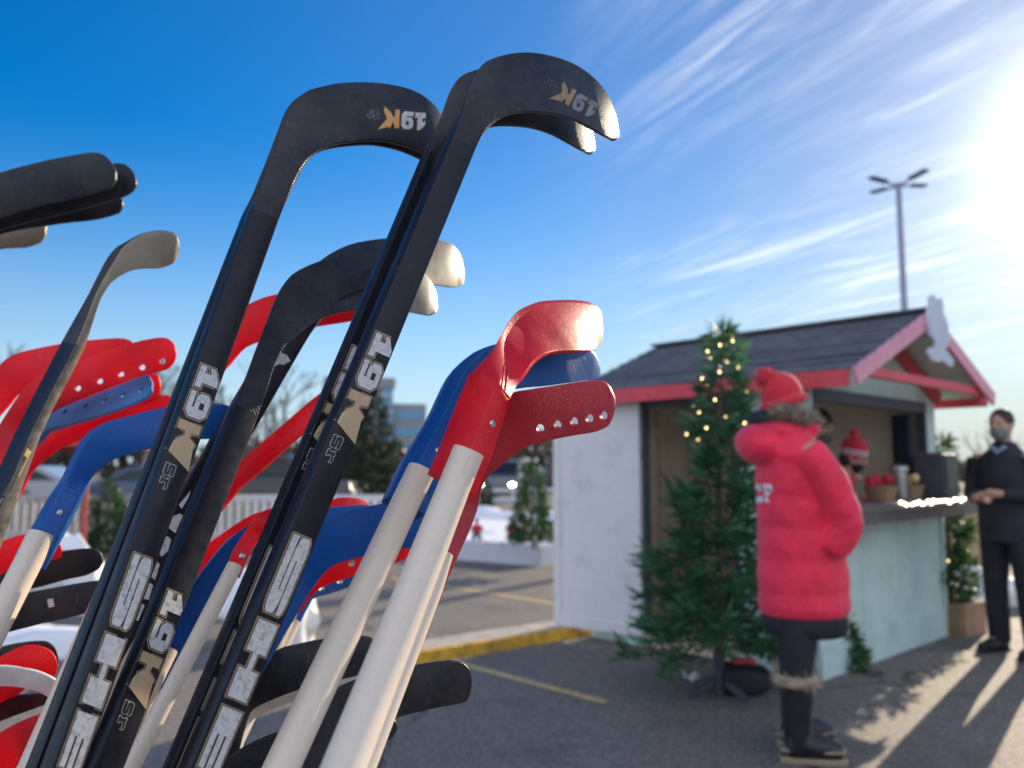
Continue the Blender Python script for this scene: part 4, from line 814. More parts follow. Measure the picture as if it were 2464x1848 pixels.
def conifer(name, loc, H, Rb, label, m, seed=1, levels=16, per=9, leaf=.10, dens=26, z0=.10, taper=.92, droop=.25, group=None, cat='tree', lean=0.0, trunk_r=None, jag=.32):
    rnd = random.Random(seed); root = empty(name, loc); tag(root, label, cat, group)
    tr_ = MB(); tr0 = trunk_r or H * .016; tr_.tube([(0, 0, 0), (lean * .3, 0, H * .5), (lean, 0, H * .98)], [tr0, tr0 * .6, tr0 * .15], 8)
    fo = MB(); vs, fs = [], []
    for l in range(levels):
        f = (l + .3) / levels; z = H * (z0 + (1 - z0) * f); Rl = Rb * (1 - f) ** taper + .02 * H * .5
        nb = max(4, int(per * (1 - f * .5)))
        for k in range(nb):
            a = 2 * math.pi * (k + rnd.random() * .8) / nb + l * 1.3; Rk = Rl * rnd.uniform(1 - jag, 1.0 + jag * .5)
            d = Vector((math.cos(a), math.sin(a), 0)); up = rnd.uniform(-.1, .25) - droop * (1 - f)
            p0 = Vector((lean * f, 0, z)); p1 = p0 + d * Rk + Vector((0, 0, Rk * up))
            tr_.tube([p0, p0.lerp(p1, .55) + Vector((0, 0, Rk * .04)), p1], [tr0 * .35 * (1 - f * .6), tr0 * .2, tr0 * .07], 4, cap=False)
            for q in range(max(9, int(1.9 * dens * Rk / Rb + 7))):
                t = rnd.random() ** .7; c = p0.lerp(p1, .12 + .9 * t)
                side = Vector((-d.y, d.x, 0)) * rnd.uniform(-1, 1) * Rk * .22 * (1.15 - t)
                c = c + side + Vector((0, 0, rnd.uniform(-.5, .6) * leaf))
                ax = (d * rnd.uniform(.2, 1) + side.normalized() * rnd.uniform(0, .9) + Vector((0, 0, rnd.uniform(-.3, .7)))).normalized() if side.length > 1e-6 else d
                w_ = ax.cross(Vector((rnd.uniform(-1, 1), rnd.uniform(-1, 1), rnd.uniform(-1, 1)))).normalized(); ln = leaf * rnd.uniform(.6, 1.25); wd = ln * rnd.uniform(.055, .11)
                b = len(vs); vs += [c - w_ * wd * .6, c + ax * ln * .5 - w_ * wd, c + ax * ln, c + ax * ln * .5 + w_ * wd, c + w_ * wd * .6]
                fs.append((b, b + 1, b + 2, b + 3, b + 4))
    for q in range(30):
        c = Vector((lean, 0, H * rnd.uniform(.9, 1.0))); ax = Vector((rnd.uniform(-.5, .5), rnd.uniform(-.5, .5), 1)).normalized(); w_ = ax.orthogonal().normalized(); b = len(vs)
        vs += [c - w_ * leaf * .1, c + ax * leaf, c + w_ * leaf * .1]; fs.append((b, b + 1, b + 2))
    tr_.build('trunk', M_BARK, root, 60)
    fo.add(vs, fs); me = bpy.data.meshes.new('crown'); me.from_pydata([tuple(p) for p in fo.v], [], fo.f); me.materials.append(m); link('crown', me, root)
    return root

def bare_tree(name, loc, H, label, seed, spread=.55, depth=6, group='bare trees beyond the car park', r0=None, m=None, lo=.22):
    rnd = random.Random(seed); root = empty(name, loc); tag(root, label, 'tree', group); a, b2 = MB(), MB()
    def grow(p, d, ln, r, k):
        r = max(r, H * .0016)
        n = 2; pts = [p]; q = p; dd = d
        for i in range(n):
            dd = (dd + Vector((rnd.gauss(0, .12), rnd.gauss(0, .12), .05))).normalized(); q = q + dd * ln / n; pts.append(q)
        (a if k <= 1 else b2).tube(pts, [r, r * .85, r * .68], 5 if k < 3 else 3, cap=False)
        if k >= depth: return
        for i in range(rnd.choice((2, 3, 3)) if k else 4):
            ax = dd.orthogonal().normalized(); ax = Matrix.Rotation(rnd.uniform(0, 6.28), 3, dd) @ ax
            nd = (dd + ax * rnd.uniform(.3, 1.0) * spread * 1.5 + Vector((0, 0, .18))).normalized()
            grow(pts[rnd.choice((1, 2, 2))], nd, ln * rnd.uniform(.60, .86), r * rnd.uniform(.56, .72), k + 1)
    grow(Vector((0, 0, 0)), Vector((0, 0, 1)), H * lo, r0 or H * .016, 0)
    a.build('trunk', m or M_BARKG, root, 70); b2.build('crown', m or M_BARKG, root, 70)
    return root

def string_lights_or_glints(name, label, pts, r, root_at, group=None, m=None):
    mb = MB(); rt = empty(name, root_at); tag(rt, label, 'string lights', group); mb.tube([Vector(p) - Vector(root_at) for p in pts], .003, 4); mb.build('wire', M_INK, rt, 0)
    b = MB(); b.ball((0, 0, 0), r, 6, 4); me = b.mesh('bulb', m or M_BULB, 0)
    for p in pts: link('bulb', me, rt).location = Vector(p) - Vector(root_at)
    return rt

TG = G(1712, 1640); TG = Vector((1.24, 5.12, 0))
tree1 = conifer('fir_tree', TG, 2.22, .50, 'tall artificial fir tree in front of the hut beside the woman', M_NEEDT, 3, 17, 8, .115, 38, .13, .92, .20, lean=.07, jag=.5, trunk_r=.028)
# black stand with a sand bag
st = MB()
for k in range(4):
    a = k * math.pi / 2 + .5; st.bar((0, 0, .10), (math.cos(a) * .22, math.sin(a) * .22, .02), .03, .03)
st.tube([(0, 0, .02), (0, 0, .26)], .036, 10); st.build('tree_stand', M_DARKT, tree1)
def blobby(mb, c, r, seed, seg=18, rings=12, amp=.12, mi=0):
    rnd = random.Random(seed); b = len(mb.v); mb.ball((0, 0, 0), 1, seg, rings, mi); ph = [rnd.uniform(0, 6.28) for _ in range(6)]
    for i in range(b, len(mb.v)):
        p = mb.v[i]; f = 1 + amp * (math.sin(3 * p.x + ph[0]) + math.sin(4 * p.y + ph[1]) + math.sin(5 * p.z + ph[2]) + .6 * math.sin(9 * p.x + ph[3]) * math.sin(8 * p.y + ph[4])) * .5
        mb.v[i] = Vector((p.x * r[0] * f, p.y * r[1] * f, max(p.z * r[2] * f, -r[2] * .8))) + Vector(c)
M_BAG = mat('black_bag_cloth', (0.014, 0.014, 0.022), 0.7, var=0.3, scale=12, bump=0.3, bscale=40)
bp_ = G(1800, 1668); w = MB(); blobby(w, (-.02, 0, .085), (.17, .12, .105), 5)
bag = empty('duffel_bag', bp_); tag(bag, 'black soft bag slumped on the ground at the foot of the fir tree', 'bag'); w.build('bag_body', M_BAG, bag, 80)
w = MB(); w.tube([(-.14, -.06, .12), (-.05, -.11, .19), (.06, -.11, .18), (.12, -.06, .11)], .012, 6); w.build('strap', M_BAG, bag, 80)
w = MB(); w.box((-.02, .01, .185), (.14, .10, .03)); o_ = w.build('red_flap', M_RED, bag, 30); bevel(o_, .012)
cp = G(1664, 1638); w = MB(); w.tube([(0, 0, 0), (.02, 0, .03), (.05, 0, .05)], [.022, .03, .012], 8); w.tube([(-.03, .0, .02), (-.055, 0, .06)], [.012, .006], 6)
tag(link('paper_scrap', w.mesh('paper_scrap', M_WBL)), 'small crumpled white paper on the asphalt left of the black bag', 'litter').location = cp
rnd = random.Random(4); pts = []
for k in range(26):
    f = .66 + .32 * k / 25; z = 2.22 * f; rr_ = .50 * (1 - f) ** .95 + .05; a = k * 1.05 + rnd.uniform(-.2, .2); pts.append(TG + Vector((.07 * f + math.cos(a) * rr_, math.sin(a) * rr_, z)))
string_lights_or_glints('string_lights_or_glints', 'warm fairy lights wound round the top of the tall artificial fir', pts, .0065, TG)
# small evergreens by the hut front
e2 = Vector((4.05, 6.90, 0)) + Vector((-.03, .15, 0))
def planter(loc, label, s=.36, h=.26):
    r = empty('wooden_planter', loc, .6); tag(r, label, 'planter'); w = MB()
    for sx, sy, lx, ly in ((-1, 0, .025, s), (1, 0, .025, s), (0, -1, s - .026, .025), (0, 1, s - .026, .025)): w.box((sx * s / 2, sy * s / 2, h / 2), (lx, ly, h))
    w.build('planter_box', M_WOOD, r); w = MB(); w.box((0, 0, h * .8), (s * .88, s * .88, .02)); w.build('soil', M_BARK, r); return r
pz = V(2293, 1525, 7.05); pz.z = 0
planter(pz, 'square wooden planter holding the slim evergreen by the hut front')
conifer('slim_evergreen', pz + Vector((0, 0, .2)), 1.42, .20, 'slim dark evergreen growing in the wooden planter by the hut front', M_NEED, 9, 12, 7, .10, 26, .05, .7, .05)
pz2 = G(2032, 1606)
conifer('low_evergreen', pz2 + Vector((0, 0, .02)), .30, .15, 'low evergreen bush against the hut below the counter, behind the woman', M_NEED, 12, 7, 7, .09, 20, .05, .8, .1)
w = MB(); w.ball((0, 0, .07), (.15, .11, .09), 14, 8); o_ = link('burlap_sack', w.mesh('burlap_sack', mat('burlap', (.42, .30, .18), .9, var=.2, scale=30, bump=.4, bscale=150), 80)); o_.location = pz2 + Vector((.02, .0, 0)); o_.scale = (.6, .6, .6); tag(o_, 'small tan burlap bundle at the root of the low evergreen bush', 'sack')

# ================================================================== BEYOND THE HUT
def gp(px, py): return G(px, py)
# rink platform and its low white boards
M_SNOW = mat('snow', (0.86, 0.88, 0.92), 0.55, var=0.05, scale=3, bump=0.4, bscale=12, bdist=.02, trans=.1)
M_BOARDW = mat('rink_board', (0.60, 0.63, 0.68), 0.5, var=0.06, scale=2)
c0 = gp(1297, 1362); cl_ = gp(1000, 1338); cr_ = gp(1420, 1350); hh = .30
dl = (cl_ - c0).normalized(); bdir = Vector((-dl.y, dl.x, 0)); bdir = bdir if bdir.y > 0 else -bdir
A_, B_, C_, D_ = c0, c0 + dl * 9.0, c0 + dl * 9.0 + bdir * 4.2, c0 + bdir * 4.2
rk = empty('skating_rink', c0); tag(rk, 'low raised white rink with grey side boards left of the hut', 'rink')
w = MB(); w.prism([p - c0 + Vector((0, 0, hh - .05)) for p in (A_, B_, C_, D_)], (0, 0, .05)); w.build('ice_sheet', M_SNOW, rk, 0)
w = MB()
for p, q in ((A_, B_), (D_, A_), (B_, C_), (C_, D_)): w.bar(p - c0 + Vector((0, 0, .135)), q - c0 + Vector((0, 0, .135)), .06, .27)
w.build('side_boards', M_BOARDW, rk)
w = MB(); rnd = random.Random(2)
for k in range(24): blobby(w, tuple((B_ - c0) * rnd.uniform(0, 1) + bdir * rnd.uniform(.3, 3.8) + Vector((0, 0, hh + .01))), (rnd.uniform(.2, .7), rnd.uniform(.1, .3), rnd.uniform(.02, .06)), k, 12, 8)
w.build('snow_dusting', M_SNOW, rk, 80)
def snowpile(loc, r, seed, label):
    w = MB(); rnd = random.Random(seed)
    for k in range(7): blobby(w, (rnd.uniform(-.6, .6) * r[0], rnd.uniform(-.6, .6) * r[1], r[2] * .3), (r[0] * rnd.uniform(.3, .7), r[1] * rnd.uniform(.3, .7), r[2] * rnd.uniform(.4, .9)), seed * 9 + k, 16, 10, .2)
    o = link('snow_pile', w.mesh('snow_pile', M_SNOW, 80)); o.location = loc; tag(o, label, 'snow'); return o
snowpile(gp(1250, 1262), (2.2, .8, .34), 3, 'long low snow bank behind the rink')
snowpile(Vector((-3.1, 8.2, 0)), (.9, .5, .36), 5, 'snow heap seen through the sticks near the blue five-holed blade')
snowpile(Vector((-4.75, 9.0, 0)), (.45, .4, .62), 8, 'round sunlit snow heap behind the red pole at left')
snowpile(V(2352, 1405, 8.6).xy.to_3d(), (.42, .35, .36), 7, 'snow heap between the slim evergreen and the man')
snowpile(Vector((-1.78, 6.6, 0)), (.40, .35, .50), 11, 'snow lump beside the left white tube under the broad blue blade')
snowpile(Vector((-3.6, 6.4, 0)), (.9, .4, .16), 15, 'wide snow bank low at left behind the black blades')

# two little hockey player figures on the rink
M_JRED, M_JBLU, M_JWHT, M_SKIN = mat('red_cloth', (.62, .03, .05), .7), mat('blue_cloth', (.02, .07, .28), .6), mat('white_cloth', (.75, .75, .76), .7), mat('skin', (.55, .32, .23), .5, var=.06)
def player(loc, label, s=.36, flip=1):
    r = empty('player_figure', loc); tag(r, label, 'figure', 'player figures on the rink')
    w = MB(); w.eloft([((0, 0, s * z), s * a, s * b, 0) for z, a, b in ((.36, .10, .08), (.45, .15, .10), (.58, .14, .10), (.68, .17, .10), (.74, .08, .07), (.78, .05, .05))], 14, 1)
    for sg in (-1, 1):
        w.tube([(sg * .06 * s, 0, .40 * s), (sg * .11 * s, -.03 * s, .24 * s), (sg * .12 * s, 0, .08 * s)], [.085 * s, .075 * s, .05 * s], 8, 2)
        w.ball((sg * .12 * s, -.03 * s, .05 * s), (.045 * s, .09 * s, .045 * s), 8, 6, 3)
        w.tube([(sg * .15 * s, 0, .68 * s), (sg * .21 * s, -.07 * s, .55 * s), (sg * .10 * s + flip * .06 * s, -.16 * s, .48 * s)], [.06 * s, .05 * s, .04 * s], 8, 1)
    w.ball((0, -.01 * s, .86 * s), (.075 * s, .085 * s, .095 * s), 12, 8, 0); w.build('figure_body', [M_SKIN, M_JRED, M_JBLU, M_JWHT], r, 70)
    w = MB(); w.ball((0, .008 * s, .895 * s), (.092 * s, .10 * s, .085 * s), 12, 8); w.build('helmet', M_JBLU, r, 70)
    w = MB(); w.bar((flip * .10 * s, -.16 * s, .52 * s), (flip * .34 * s, -.24 * s, .04 * s), .02 * s, .02 * s); w.bar((flip * .34 * s, -.24 * s, .035 * s), (flip * .48 * s, -.26 * s, .03 * s), .02 * s, .05 * s); w.build('stick', M_WOOD, r)
    return r
ice = lambda px, py: (lambda q: Vector((q.x, q.y, hh)))(G(px, py, hh))
player(ice(1147, 1308), 'small player figure in red with a blue helmet at the left of the rink')
player(ice(1232, 1308), 'small player figure in red with a blue helmet beside the small fir on the rink', flip=-1)
conifer('fir_tree', ice(1283, 1322) + Vector((0, .2, 0)), 1.12, .33, 'small bright green fir tree standing on the rink beside the open door', M_NEED, 21, 12, 8, .11, 26, .08, .8, .12)
conifer('fir_tree', gp(1170, 1250), 1.05, .20, 'slim small dark fir tree behind the rink, far left of the open door', M_SPRU, 23, 10, 7, .12, 20, .1, .7, .1)
conifer('spruce_tree', Vector((-4.0, 24.0, 0)), 3.6, 1.2, 'large dark spruce in front of the glass building', M_SPRU, 31, 18, 10, .26, 30, .03, .75, .15)
conifer('fir_tree', gp(255, 1330), 1.15, .42, 'small fir tree behind the red pole at left', M_NEED, 33, 10, 8, .14, 22, .03, .7, .1)
conifer('fir_tree', gp(40, 1300), 1.0, .40, 'small fir tree at the far left beside the picket fence', M_NEED, 35, 10, 8, .14, 22, .03, .7, .1)
conifer('fir_tree', gp(560, 1300), 1.0, .36, 'small fir tree in front of the picket fence between the black shafts', M_NEED, 37, 10, 8, .14, 22, .03, .7, .1)

# picket fence
M_PICK = mat('white_picket', (0.70, 0.68, 0.68), 0.6, var=0.08, scale=4)
fr_ = empty('picket_fence', (-7.5, 14.2, 0)); tag(fr_, 'white picket fence running behind the small fir trees at left', 'fence')
npk = 96
for k in range(npk):
    w = MB(); x = -7.0 + k * .145; w.b2((x - .045, 0, .06), (x + .045, .022, .88)); w.build('picket', M_PICK, fr_, 0)
for z in (.20, .80):
    w = MB(); w.b2((-7.1, .0235, z), (-7.0 + npk * .145, .055, z + .11)); w.build('rail', M_PICK, fr_, 0)

# red pole with a canopy of white cloth and red trim
M_POLE = mat('red_pole_paint', (.50, .06, .05), .5)
cpole = gp(196, 1372); 
cn = empty('canopy', cpole); tag(cn, 'white canopy with red trim standing on red poles at left', 'canopy')
for dx_, dy_ in ((0, 0), (-2.6, 0), (0, 2.4), (-2.6, 2.4)):
    w = MB(); w.tube([(dx_, dy_, 0), (dx_, dy_, 1.72)], .035, 10); w.build('canopy_post', M_POLE, cn)
w = MB(); w.add([(-2.8, -.2, 1.80), (.2, -.2, 1.80), (.2, 2.6, 1.80), (-2.8, 2.6, 1.80), (-1.3, 1.2, 2.05)], [(0, 1, 4), (1, 2, 4), (2, 3, 4), (3, 0, 4)]); w.add([(-2.8, -.2, 1.796), (.2, -.2, 1.796), (.2, 2.6, 1.796), (-2.8, 2.6, 1.796)], [(3, 2, 1, 0)]); w.build('canopy_cloth', M_BOARDW, cn, 0)
w = MB()
for p, q in (((-2.8, -.21, 1.72), (.2, -.21, 1.72)), ((.21, -.2, 1.72), (.21, 2.6, 1.72)), ((-2.8, 2.61, 1.72), (.2, 2.61, 1.72)), ((-2.81, -.2, 1.72), (-2.81, 2.6, 1.72))): w.bar(p, q, .02, .15)
w.build('valance', M_POLE, cn, 0)

# parked cars far behind
M_GLASS = mat('car_glass', (.02, .025, .03), .08, spec=.6); M_TYRE = mat('tyre', (.02, .02, .02), .8); M_RIM = mat('rim', (.4, .4, .42), .3, .9)
M_HEAD = emat('headlight_on', (1.0, .93, .75), 14.0); M_LAMP = mat('lamp_glass', (.6, .6, .6), .1)
def car_proto(cm, suv=False, lit=False):
    r = empty('parked_car', (0, 0, 0)); h = 1.75 if suv else 1.45; b = .75 if suv else .62
    prof = [(-2.2, .35), (-2.25, .7), (-2.1, b + .32), (-1.2, b + .40), (1.9, b + .42), (2.2, b + .28), (2.25, .4), (2.15, .3), (-2.1, .3)]
    w = MB(); w.prism([(x, -.88, z) for x, z in prof], (0, 1.76, 0)); o = w.build('body', cm, r, 30); bevel(o, .06, 3)
    cab = [(-1.15, b + .39), (-.5, h - .04), (.0, h), (1.2, h - .02), (1.95, b + .41)]
    w = MB(); w.prism([(x, -.76, z) for x, z in cab], (0, 1.52, 0)); o = w.build('cabin', cm, r, 30); bevel(o, .05, 2)
    for sy in (-1, 1):
        w = MB(); w.prism([(-.85, sy * .765, b + .46), (-.42, sy * .765, h - .12), (.35, sy * .765, h - .09), (.35, sy * .765, b + .46)], (0, sy * .01, 0)); w.build('window', M_GLASS, r, 0)
        w = MB(); w.prism([(.43, sy * .765, b + .46), (.43, sy * .765, h - .09), (1.1, sy * .765, h - .10), (1.6, sy * .765, b + .46)], (0, sy * .01, 0)); w.build('window', M_GLASS, r, 0)
    w = MB(); w.add([(-1.17, -.66, b + .44), (-1.17, .66, b + .44), (-.56, .60, h - .07), (-.56, -.60, h - .07)], [(0, 1, 2, 3)]); 
    for i in range(len(w.v)): w.v[i] += Vector((-.02, 0, .015))
    w.build('windscreen', M_GLASS, r, 0)
    for x in (-1.4, 1.4):
        for sy in (-1, 1):
            w = MB(); w.tube([(x, sy * .70, .33), (x, sy * .90, .33)], .33, 18); wh = w.build('tyre', M_TYRE, r, 40)
            w = MB(); w.tube([(x, sy * .902, .33), (x, sy * .915, .33)], .2, 14); w.build('rim', M_RIM, wh, 40)
    for sy in (-1, 1):
        w = MB(); w.ball((-2.2, sy * .62, .72), (.06, .16, .09), 12, 8); w.build('headlight', M_HEAD if lit else M_LAMP, r, 70)
    return r
def copy_tree(o, parent=None):
    c = o.copy(); COL.objects.link(c); c.parent = parent
    for ch in list(o.children): copy_tree(ch, c)
    return c
cars = [('silver', (.35, .37, .40), 0, 'silver car parked behind the fence at far left'), ('dark', (.03, .035, .05), 1, 'dark suv parked behind the fence between the tall black shafts'), ('blue', (.05, .09, .16), 0, 'dark blue car parked behind the fence left of the tall shafts'), ('white', (.6, .6, .6), 1, 'white suv parked behind the red canopy at far left')]
spots = [((-13.4, 22, 0), 0.1), ((-6.3, 22, 0), 3.2), ((-9.8, 23, 0), 0.05), ((-17.5, 22.5, 0), 3.1)]
CARG = 'cars parked beyond the picket fence'
for (nm, c_, suv, lb), (p_, a_) in zip(cars, spots):
    r_ = car_proto(mat('car_paint_' + nm, c_, .25, coat=.6, var=.02), bool(suv)); r_.location = p_; r_.rotation_euler = (0, 0, a_); tag(r_, lb, 'car', CARG)
cdark = car_proto(mat('car_paint_grey', (.12, .12, .13), .25, coat=.6, var=.02), True, True); cdark.location = (-.3, 36, 0); cdark.rotation_euler = (0, 0, R(82)); tag(cdark, 'grey car with both headlights on, far off beyond the rink', 'car', 'cars on the far road')
for k, (x, y, lb) in enumerate(((-2.4, 48, 'dark car far off behind the trees left of the headlights'), (3.0, 50, 'dark car far off beside the open door edge'))):
    c_ = copy_tree([o for o in bpy.data.objects if o.get('label') == cars[1][3]][0]); c_.location = (x, y, 0); c_.rotation_euler = (0, 0, .2); tag(c_, lb, 'car', 'cars on the far road')

# low rail fence in front of the far road, treeline and buildings
w = MB()
for k in range(20): w.b2((-8 + k * .8, 27, 0), (-7.92 + k * .8, 27.06, .75))
for z in (.30, .62): w.b2((-8, 26.96, z), (8, 26.995, z + .12))
tag(link('rail_fence', w.mesh('rail_fence', M_GREYW, 0)), 'grey post and rail fence in front of the far road beyond the rink', 'fence')
M_FAR = leafmat('far_brush', (.065, .05, .04), (.11, .085, .065))
w = MB(); rnd = random.Random(44)
for k in range(9000):
    x = rnd.uniform(-95, 60); y = rnd.uniform(92, 104); top = (4.2 if x < 22 else 1.2) + (1.4 if x < 22 else .4) * math.sin(x * .23) + .9 * math.sin(x * .61 + 1); z = top * rnd.random() ** .8
    a = rnd.uniform(0, 6.28); s = rnd.uniform(.25, .8); dx_, dy_ = math.cos(a) * s, math.sin(a) * s; w.add([(x - dx_, y - dy_, z), (x + dx_, y + dy_, z + rnd.uniform(-.2, .3)), (x + rnd.uniform(-.3, .3), y, z + rnd.uniform(.4, 1.3))], [(0, 1, 2)])
tag(link('treeline', w.mesh('treeline', M_FAR, 0)), 'brown leafless brush along the horizon', 'treeline', kind='stuff')
def far_building():
    r = empty('office_building', (-26.5, 118, 0), R(14)); tag(r, 'blue glass office building with a grey brick wing behind the spruce', 'building')
    mg = mat('curtain_glass', (.10, .26, .42), .12, var=.15, scale=.3, spec=.8); mb_ = mat('grey_brick', (.30, .29, .30), .8, var=.08, scale=2)
    w = MB(); w.b2((0, 0, 0), (9.5, 10, 13.2)); w.build('glass_block', mg, r, 0)
    for k in range(5): w = MB(); w.b2((-.05, -.08, 2.4 * (k + 1)), (9.55, -.005, 2.4 * (k + 1) + .2)); w.build('floor_band', M_GREYW, r, 0)
    w = MB()
    for k in range(10): w.b2((.6 + k * .95, -.06, 0), (.68 + k * .95, -.003, 13))
    w.build('mullion', M_GREYW, r, 0)
    w = MB(); w.b2((-.3, -.3, 13.2), (9.8, 10.3, 14.6)); w.build('roof_band', mb_, r, 0)
    w = MB(); w.b2((9.51, 1.0, 0), (14.5, 10, 11.0)); w.build('brick_wing', mb_, r, 0)
    for k in range(4):
        w = MB(); w.b2((9.9, .93, 1.2 + 2.5 * k), (14.1, .995, 2.6 + 2.5 * k)); w.build('window_band', mg, r, 0)
    w = MB(); w.b2((1.5, 4, 14.6), (3.2, 6, 16.6)); w.build('roof_plant', mb_, r, 0)
    w = MB(); w.tube([(7.5, 3, 14.6), (7.5, 3, 17.4)], .06, 5); w.bar((6.6, 3, 17.1), (8.4, 3, 17.1), .08, .08); w.build('antenna', M_DARKT, r, 0)
far_building()
for k, (x, y, H, lb, d_) in enumerate(((-27, 44, 14.5, 'tall bare tree at the far left edge', 6), (-20.5, 46, 12.0, 'bare tree just right of the far left one', 6), (-15.6, 48, 11.5, 'bare tree above the red blades at left', 6), (-8.2, 30, 7.6, 'bare tree with a forked crown between the black shafts', 6), (-7.6, 34, 6.8, 'smaller bare tree right of the forked one between the shafts', 6), (1.15, 36, 6.6, 'bare tree beside the open hut door', 6), (-.7, 40, 5.2, 'small bare tree far behind the holed red blade', 5), (-1.6, 39, 4.6, 'thin bare tree left of the small one behind the holed red blade', 5))):
    bare_tree('bare_tree', (x, y, 0), H, lb, 50 + k, depth=d_)
bare_tree('bare_tree', (7.5, 18.2, 0), 4.3, 'low bare tree standing behind the hut roof', 77, .7, 4, r0=.09)
bare_tree('bare_tree', (9.6, 16.5, 0), 3.5, 'bare shrubby tree between the hut and the man', 78, .5, 4, r0=.035, lo=.2)
bare_tree('bare_tree', (11.0, 19.5, 0), 3.6, 'bare shrubby tree right behind the man', 79, .5, 4, r0=.03, lo=.2)
# lamp post
lp = empty('lamp_post', (12.22, 25.5, 0), R(20)); tag(lp, 'tall grey car park lamp post with four flat heads rising behind the hut', 'lamp post')
M_LPOLE = mat('galvanised_pole', (.30, .30, .36), .4, .6)
w = MB(); w.tube([(0, 0, 0), (0, 0, 10.35)], [.13, .085], 12); w.build('pole', M_LPOLE, lp, 60)
for k in range(4):
    a = k * math.pi / 2; d_ = Vector((math.cos(a), math.sin(a), 0)); w = MB(); w.bar((0, 0, 10.25), d_ * .52 + Vector((0, 0, 10.32)), .06, .06); arm = w.build('lamp_arm', M_LPOLE, lp, 0)
    w = MB(); w.bar(d_ * .48 + Vector((0, 0, 10.34)), d_ * 1.12 + Vector((0, 0, 10.40)), .24, .08); bevel(w.build('lamp_head', M_DARKT, arm, 0), .03)

# boxes and crates behind the slim evergreen
M_CARD = mat('cardboard', (.42, .28, .17), .85, var=.1, scale=6)
for k, (px, py, Y, s, lb) in enumerate(((2345, 1410, 9.4, (.42, .35, .95), 'tall brown crate behind the snow heap, left of the man'), (2322, 1385, 10.0, (.30, .3, .5), 'small dark bin behind the snow heap by the slim evergreen'))):
    p_ = V(px, py, Y); p_.z = 0; r_ = empty('crate', p_, .3); tag(r_, lb, 'crate'); w = MB(); w.box((0, 0, s[2] / 2), s); w.build('crate_box', M_CARD if k == 0 else M_DARKT, r_, 0)
    w = MB(); w.box((0, 0, s[2] + .013), (s[0] * 1.06, s[1] * 1.06, .022)); w.build('lid', M_WOOD if k == 0 else M_BOARDW, r_, 0)
# counter beads glow in place of sun glints; lights on the slim evergreen
rnd = random.Random(8); pts = [KM @ Vector((.62 + k * .052 + rnd.uniform(-.02, .02), -.306, 1.10 + rnd.uniform(-.014, .014))) for k in range(32)]
string_lights_or_glints('string_lights_or_glints', 'string of beads glowing in place of sun glints along the hut counter edge', pts, .0065, KM @ Vector((1, -.3, 1.1)), m=emat('sun_glint_bead', (1.0, .86, .62), 16))
pts = []
for k in range(16): a = k * 1.4; f = k / 15; pts.append(pz + Vector((math.cos(a) * .19 * (1.05 - f), math.sin(a) * .19 * (1.05 - f), .35 + 1.2 * f)))
string_lights_or_glints('string_lights_or_glints', 'lights wound round the slim evergreen by the hut front', pts, .0065, pz)
# things on the counter
M_TIN = mat('steel_tin', (.5, .5, .52), .25, .9)
def counter_item(name, lb, cat, x, y, build): r = empty(name, KM @ Vector((x, y, 1.115)), KR); tag(r, lb, cat); build(r); return r
def blk(r):
    w = MB(); w.box((0, 0, .17), (.30, .22, .34)); bevel(w.build('casing', M_DARKT, r, 0), .015); w = MB(); w.box((0, -.113, .19), (.24, .006, .24)); w.build('front_panel', M_INK, r, 0); w = MB(); w.box((0, 0, .345), (.26, .18, .012)); w.build('steel_top', M_TIN, r, 0)
counter_item('coffee_machine', 'black box shaped machine at the right end of the hut counter', 'machine', 1.78, -.12, blk)
def urn(r):
    w = MB(); w.tube([(0, 0, 0), (0, 0, .02), (0, 0, .2), (0, 0, .21), (0, 0, .24)], [.05, .055, .055, .07, .07], 16); w.build('can', M_TIN, r, 40); w = MB(); w.tube([(0, 0, .242), (0, 0, .262)], [.07, .03], 16); w.build('lid', M_TIN, r, 40)
counter_item('steel_canister', 'steel canister with a wide lid on the hut counter', 'canister', 1.22, -.06, urn)
def bsk(c): 
    def f(r):
        w = MB(); w.tube([(0, 0, 0), (0, 0, .10)], [.09, .12], 14); w.build('basket_bowl', M_WOOD, r, 40)
        w = MB(); rn = random.Random(3)
        for k in range(9): w.ball((rn.uniform(-.07, .07), rn.uniform(-.07, .07), .11 + rn.uniform(0, .05)), .035, 8, 6)
        w.build('filling', c, r, 60)
    return f
counter_item('basket', 'basket filled with red things left of the canister on the counter', 'basket', .98, -.02, bsk(M_JRED))
counter_item('basket', 'basket filled with yellow things right of the canister on the counter', 'basket', 1.46, -.02, bsk(M_YEL))

# ================================================================== PEOPLE
M_PARKA = mat('red_parka_cloth', (0.92, 0.020, 0.075), 0.62, var=0.10, scale=7, bump=0.9, bscale=10, bdist=.02, sheen=.2, dirt=(.5, .008, .03), dirt_amt=.5, dirt_scale=9)
M_BLKC = mat('black_cloth', (0.016, 0.016, 0.024), 0.8, var=0.3, scale=10, bump=0.4, bscale=26, bdist=.006)
M_NAVY = mat('dark_navy_cloth', (0.020, 0.021, 0.034), 0.75, var=0.3, scale=8, bump=0.4, bscale=20, bdist=.008)
M_FUR = mat('brown_fur', (0.28, 0.20, 0.13), 0.9, var=0.5, scale=40, sheen=.4)
M_TANF = mat('tan_fur', (0.36, 0.27, 0.18), 0.9, var=0.4, scale=40, sheen=.4)
M_KNIT = mat('red_knit', (0.66, 0.02, 0.04), 0.85, var=0.15, scale=60, bump=0.6, bscale=140, sheen=.3)
M_BOOT = mat('black_boot_leather', (0.014, 0.014, 0.018), 0.4, var=0.3, scale=20, rvar=.1)
M_SOLE = mat('tan_sole', (0.30, 0.23, 0.15), 0.7)
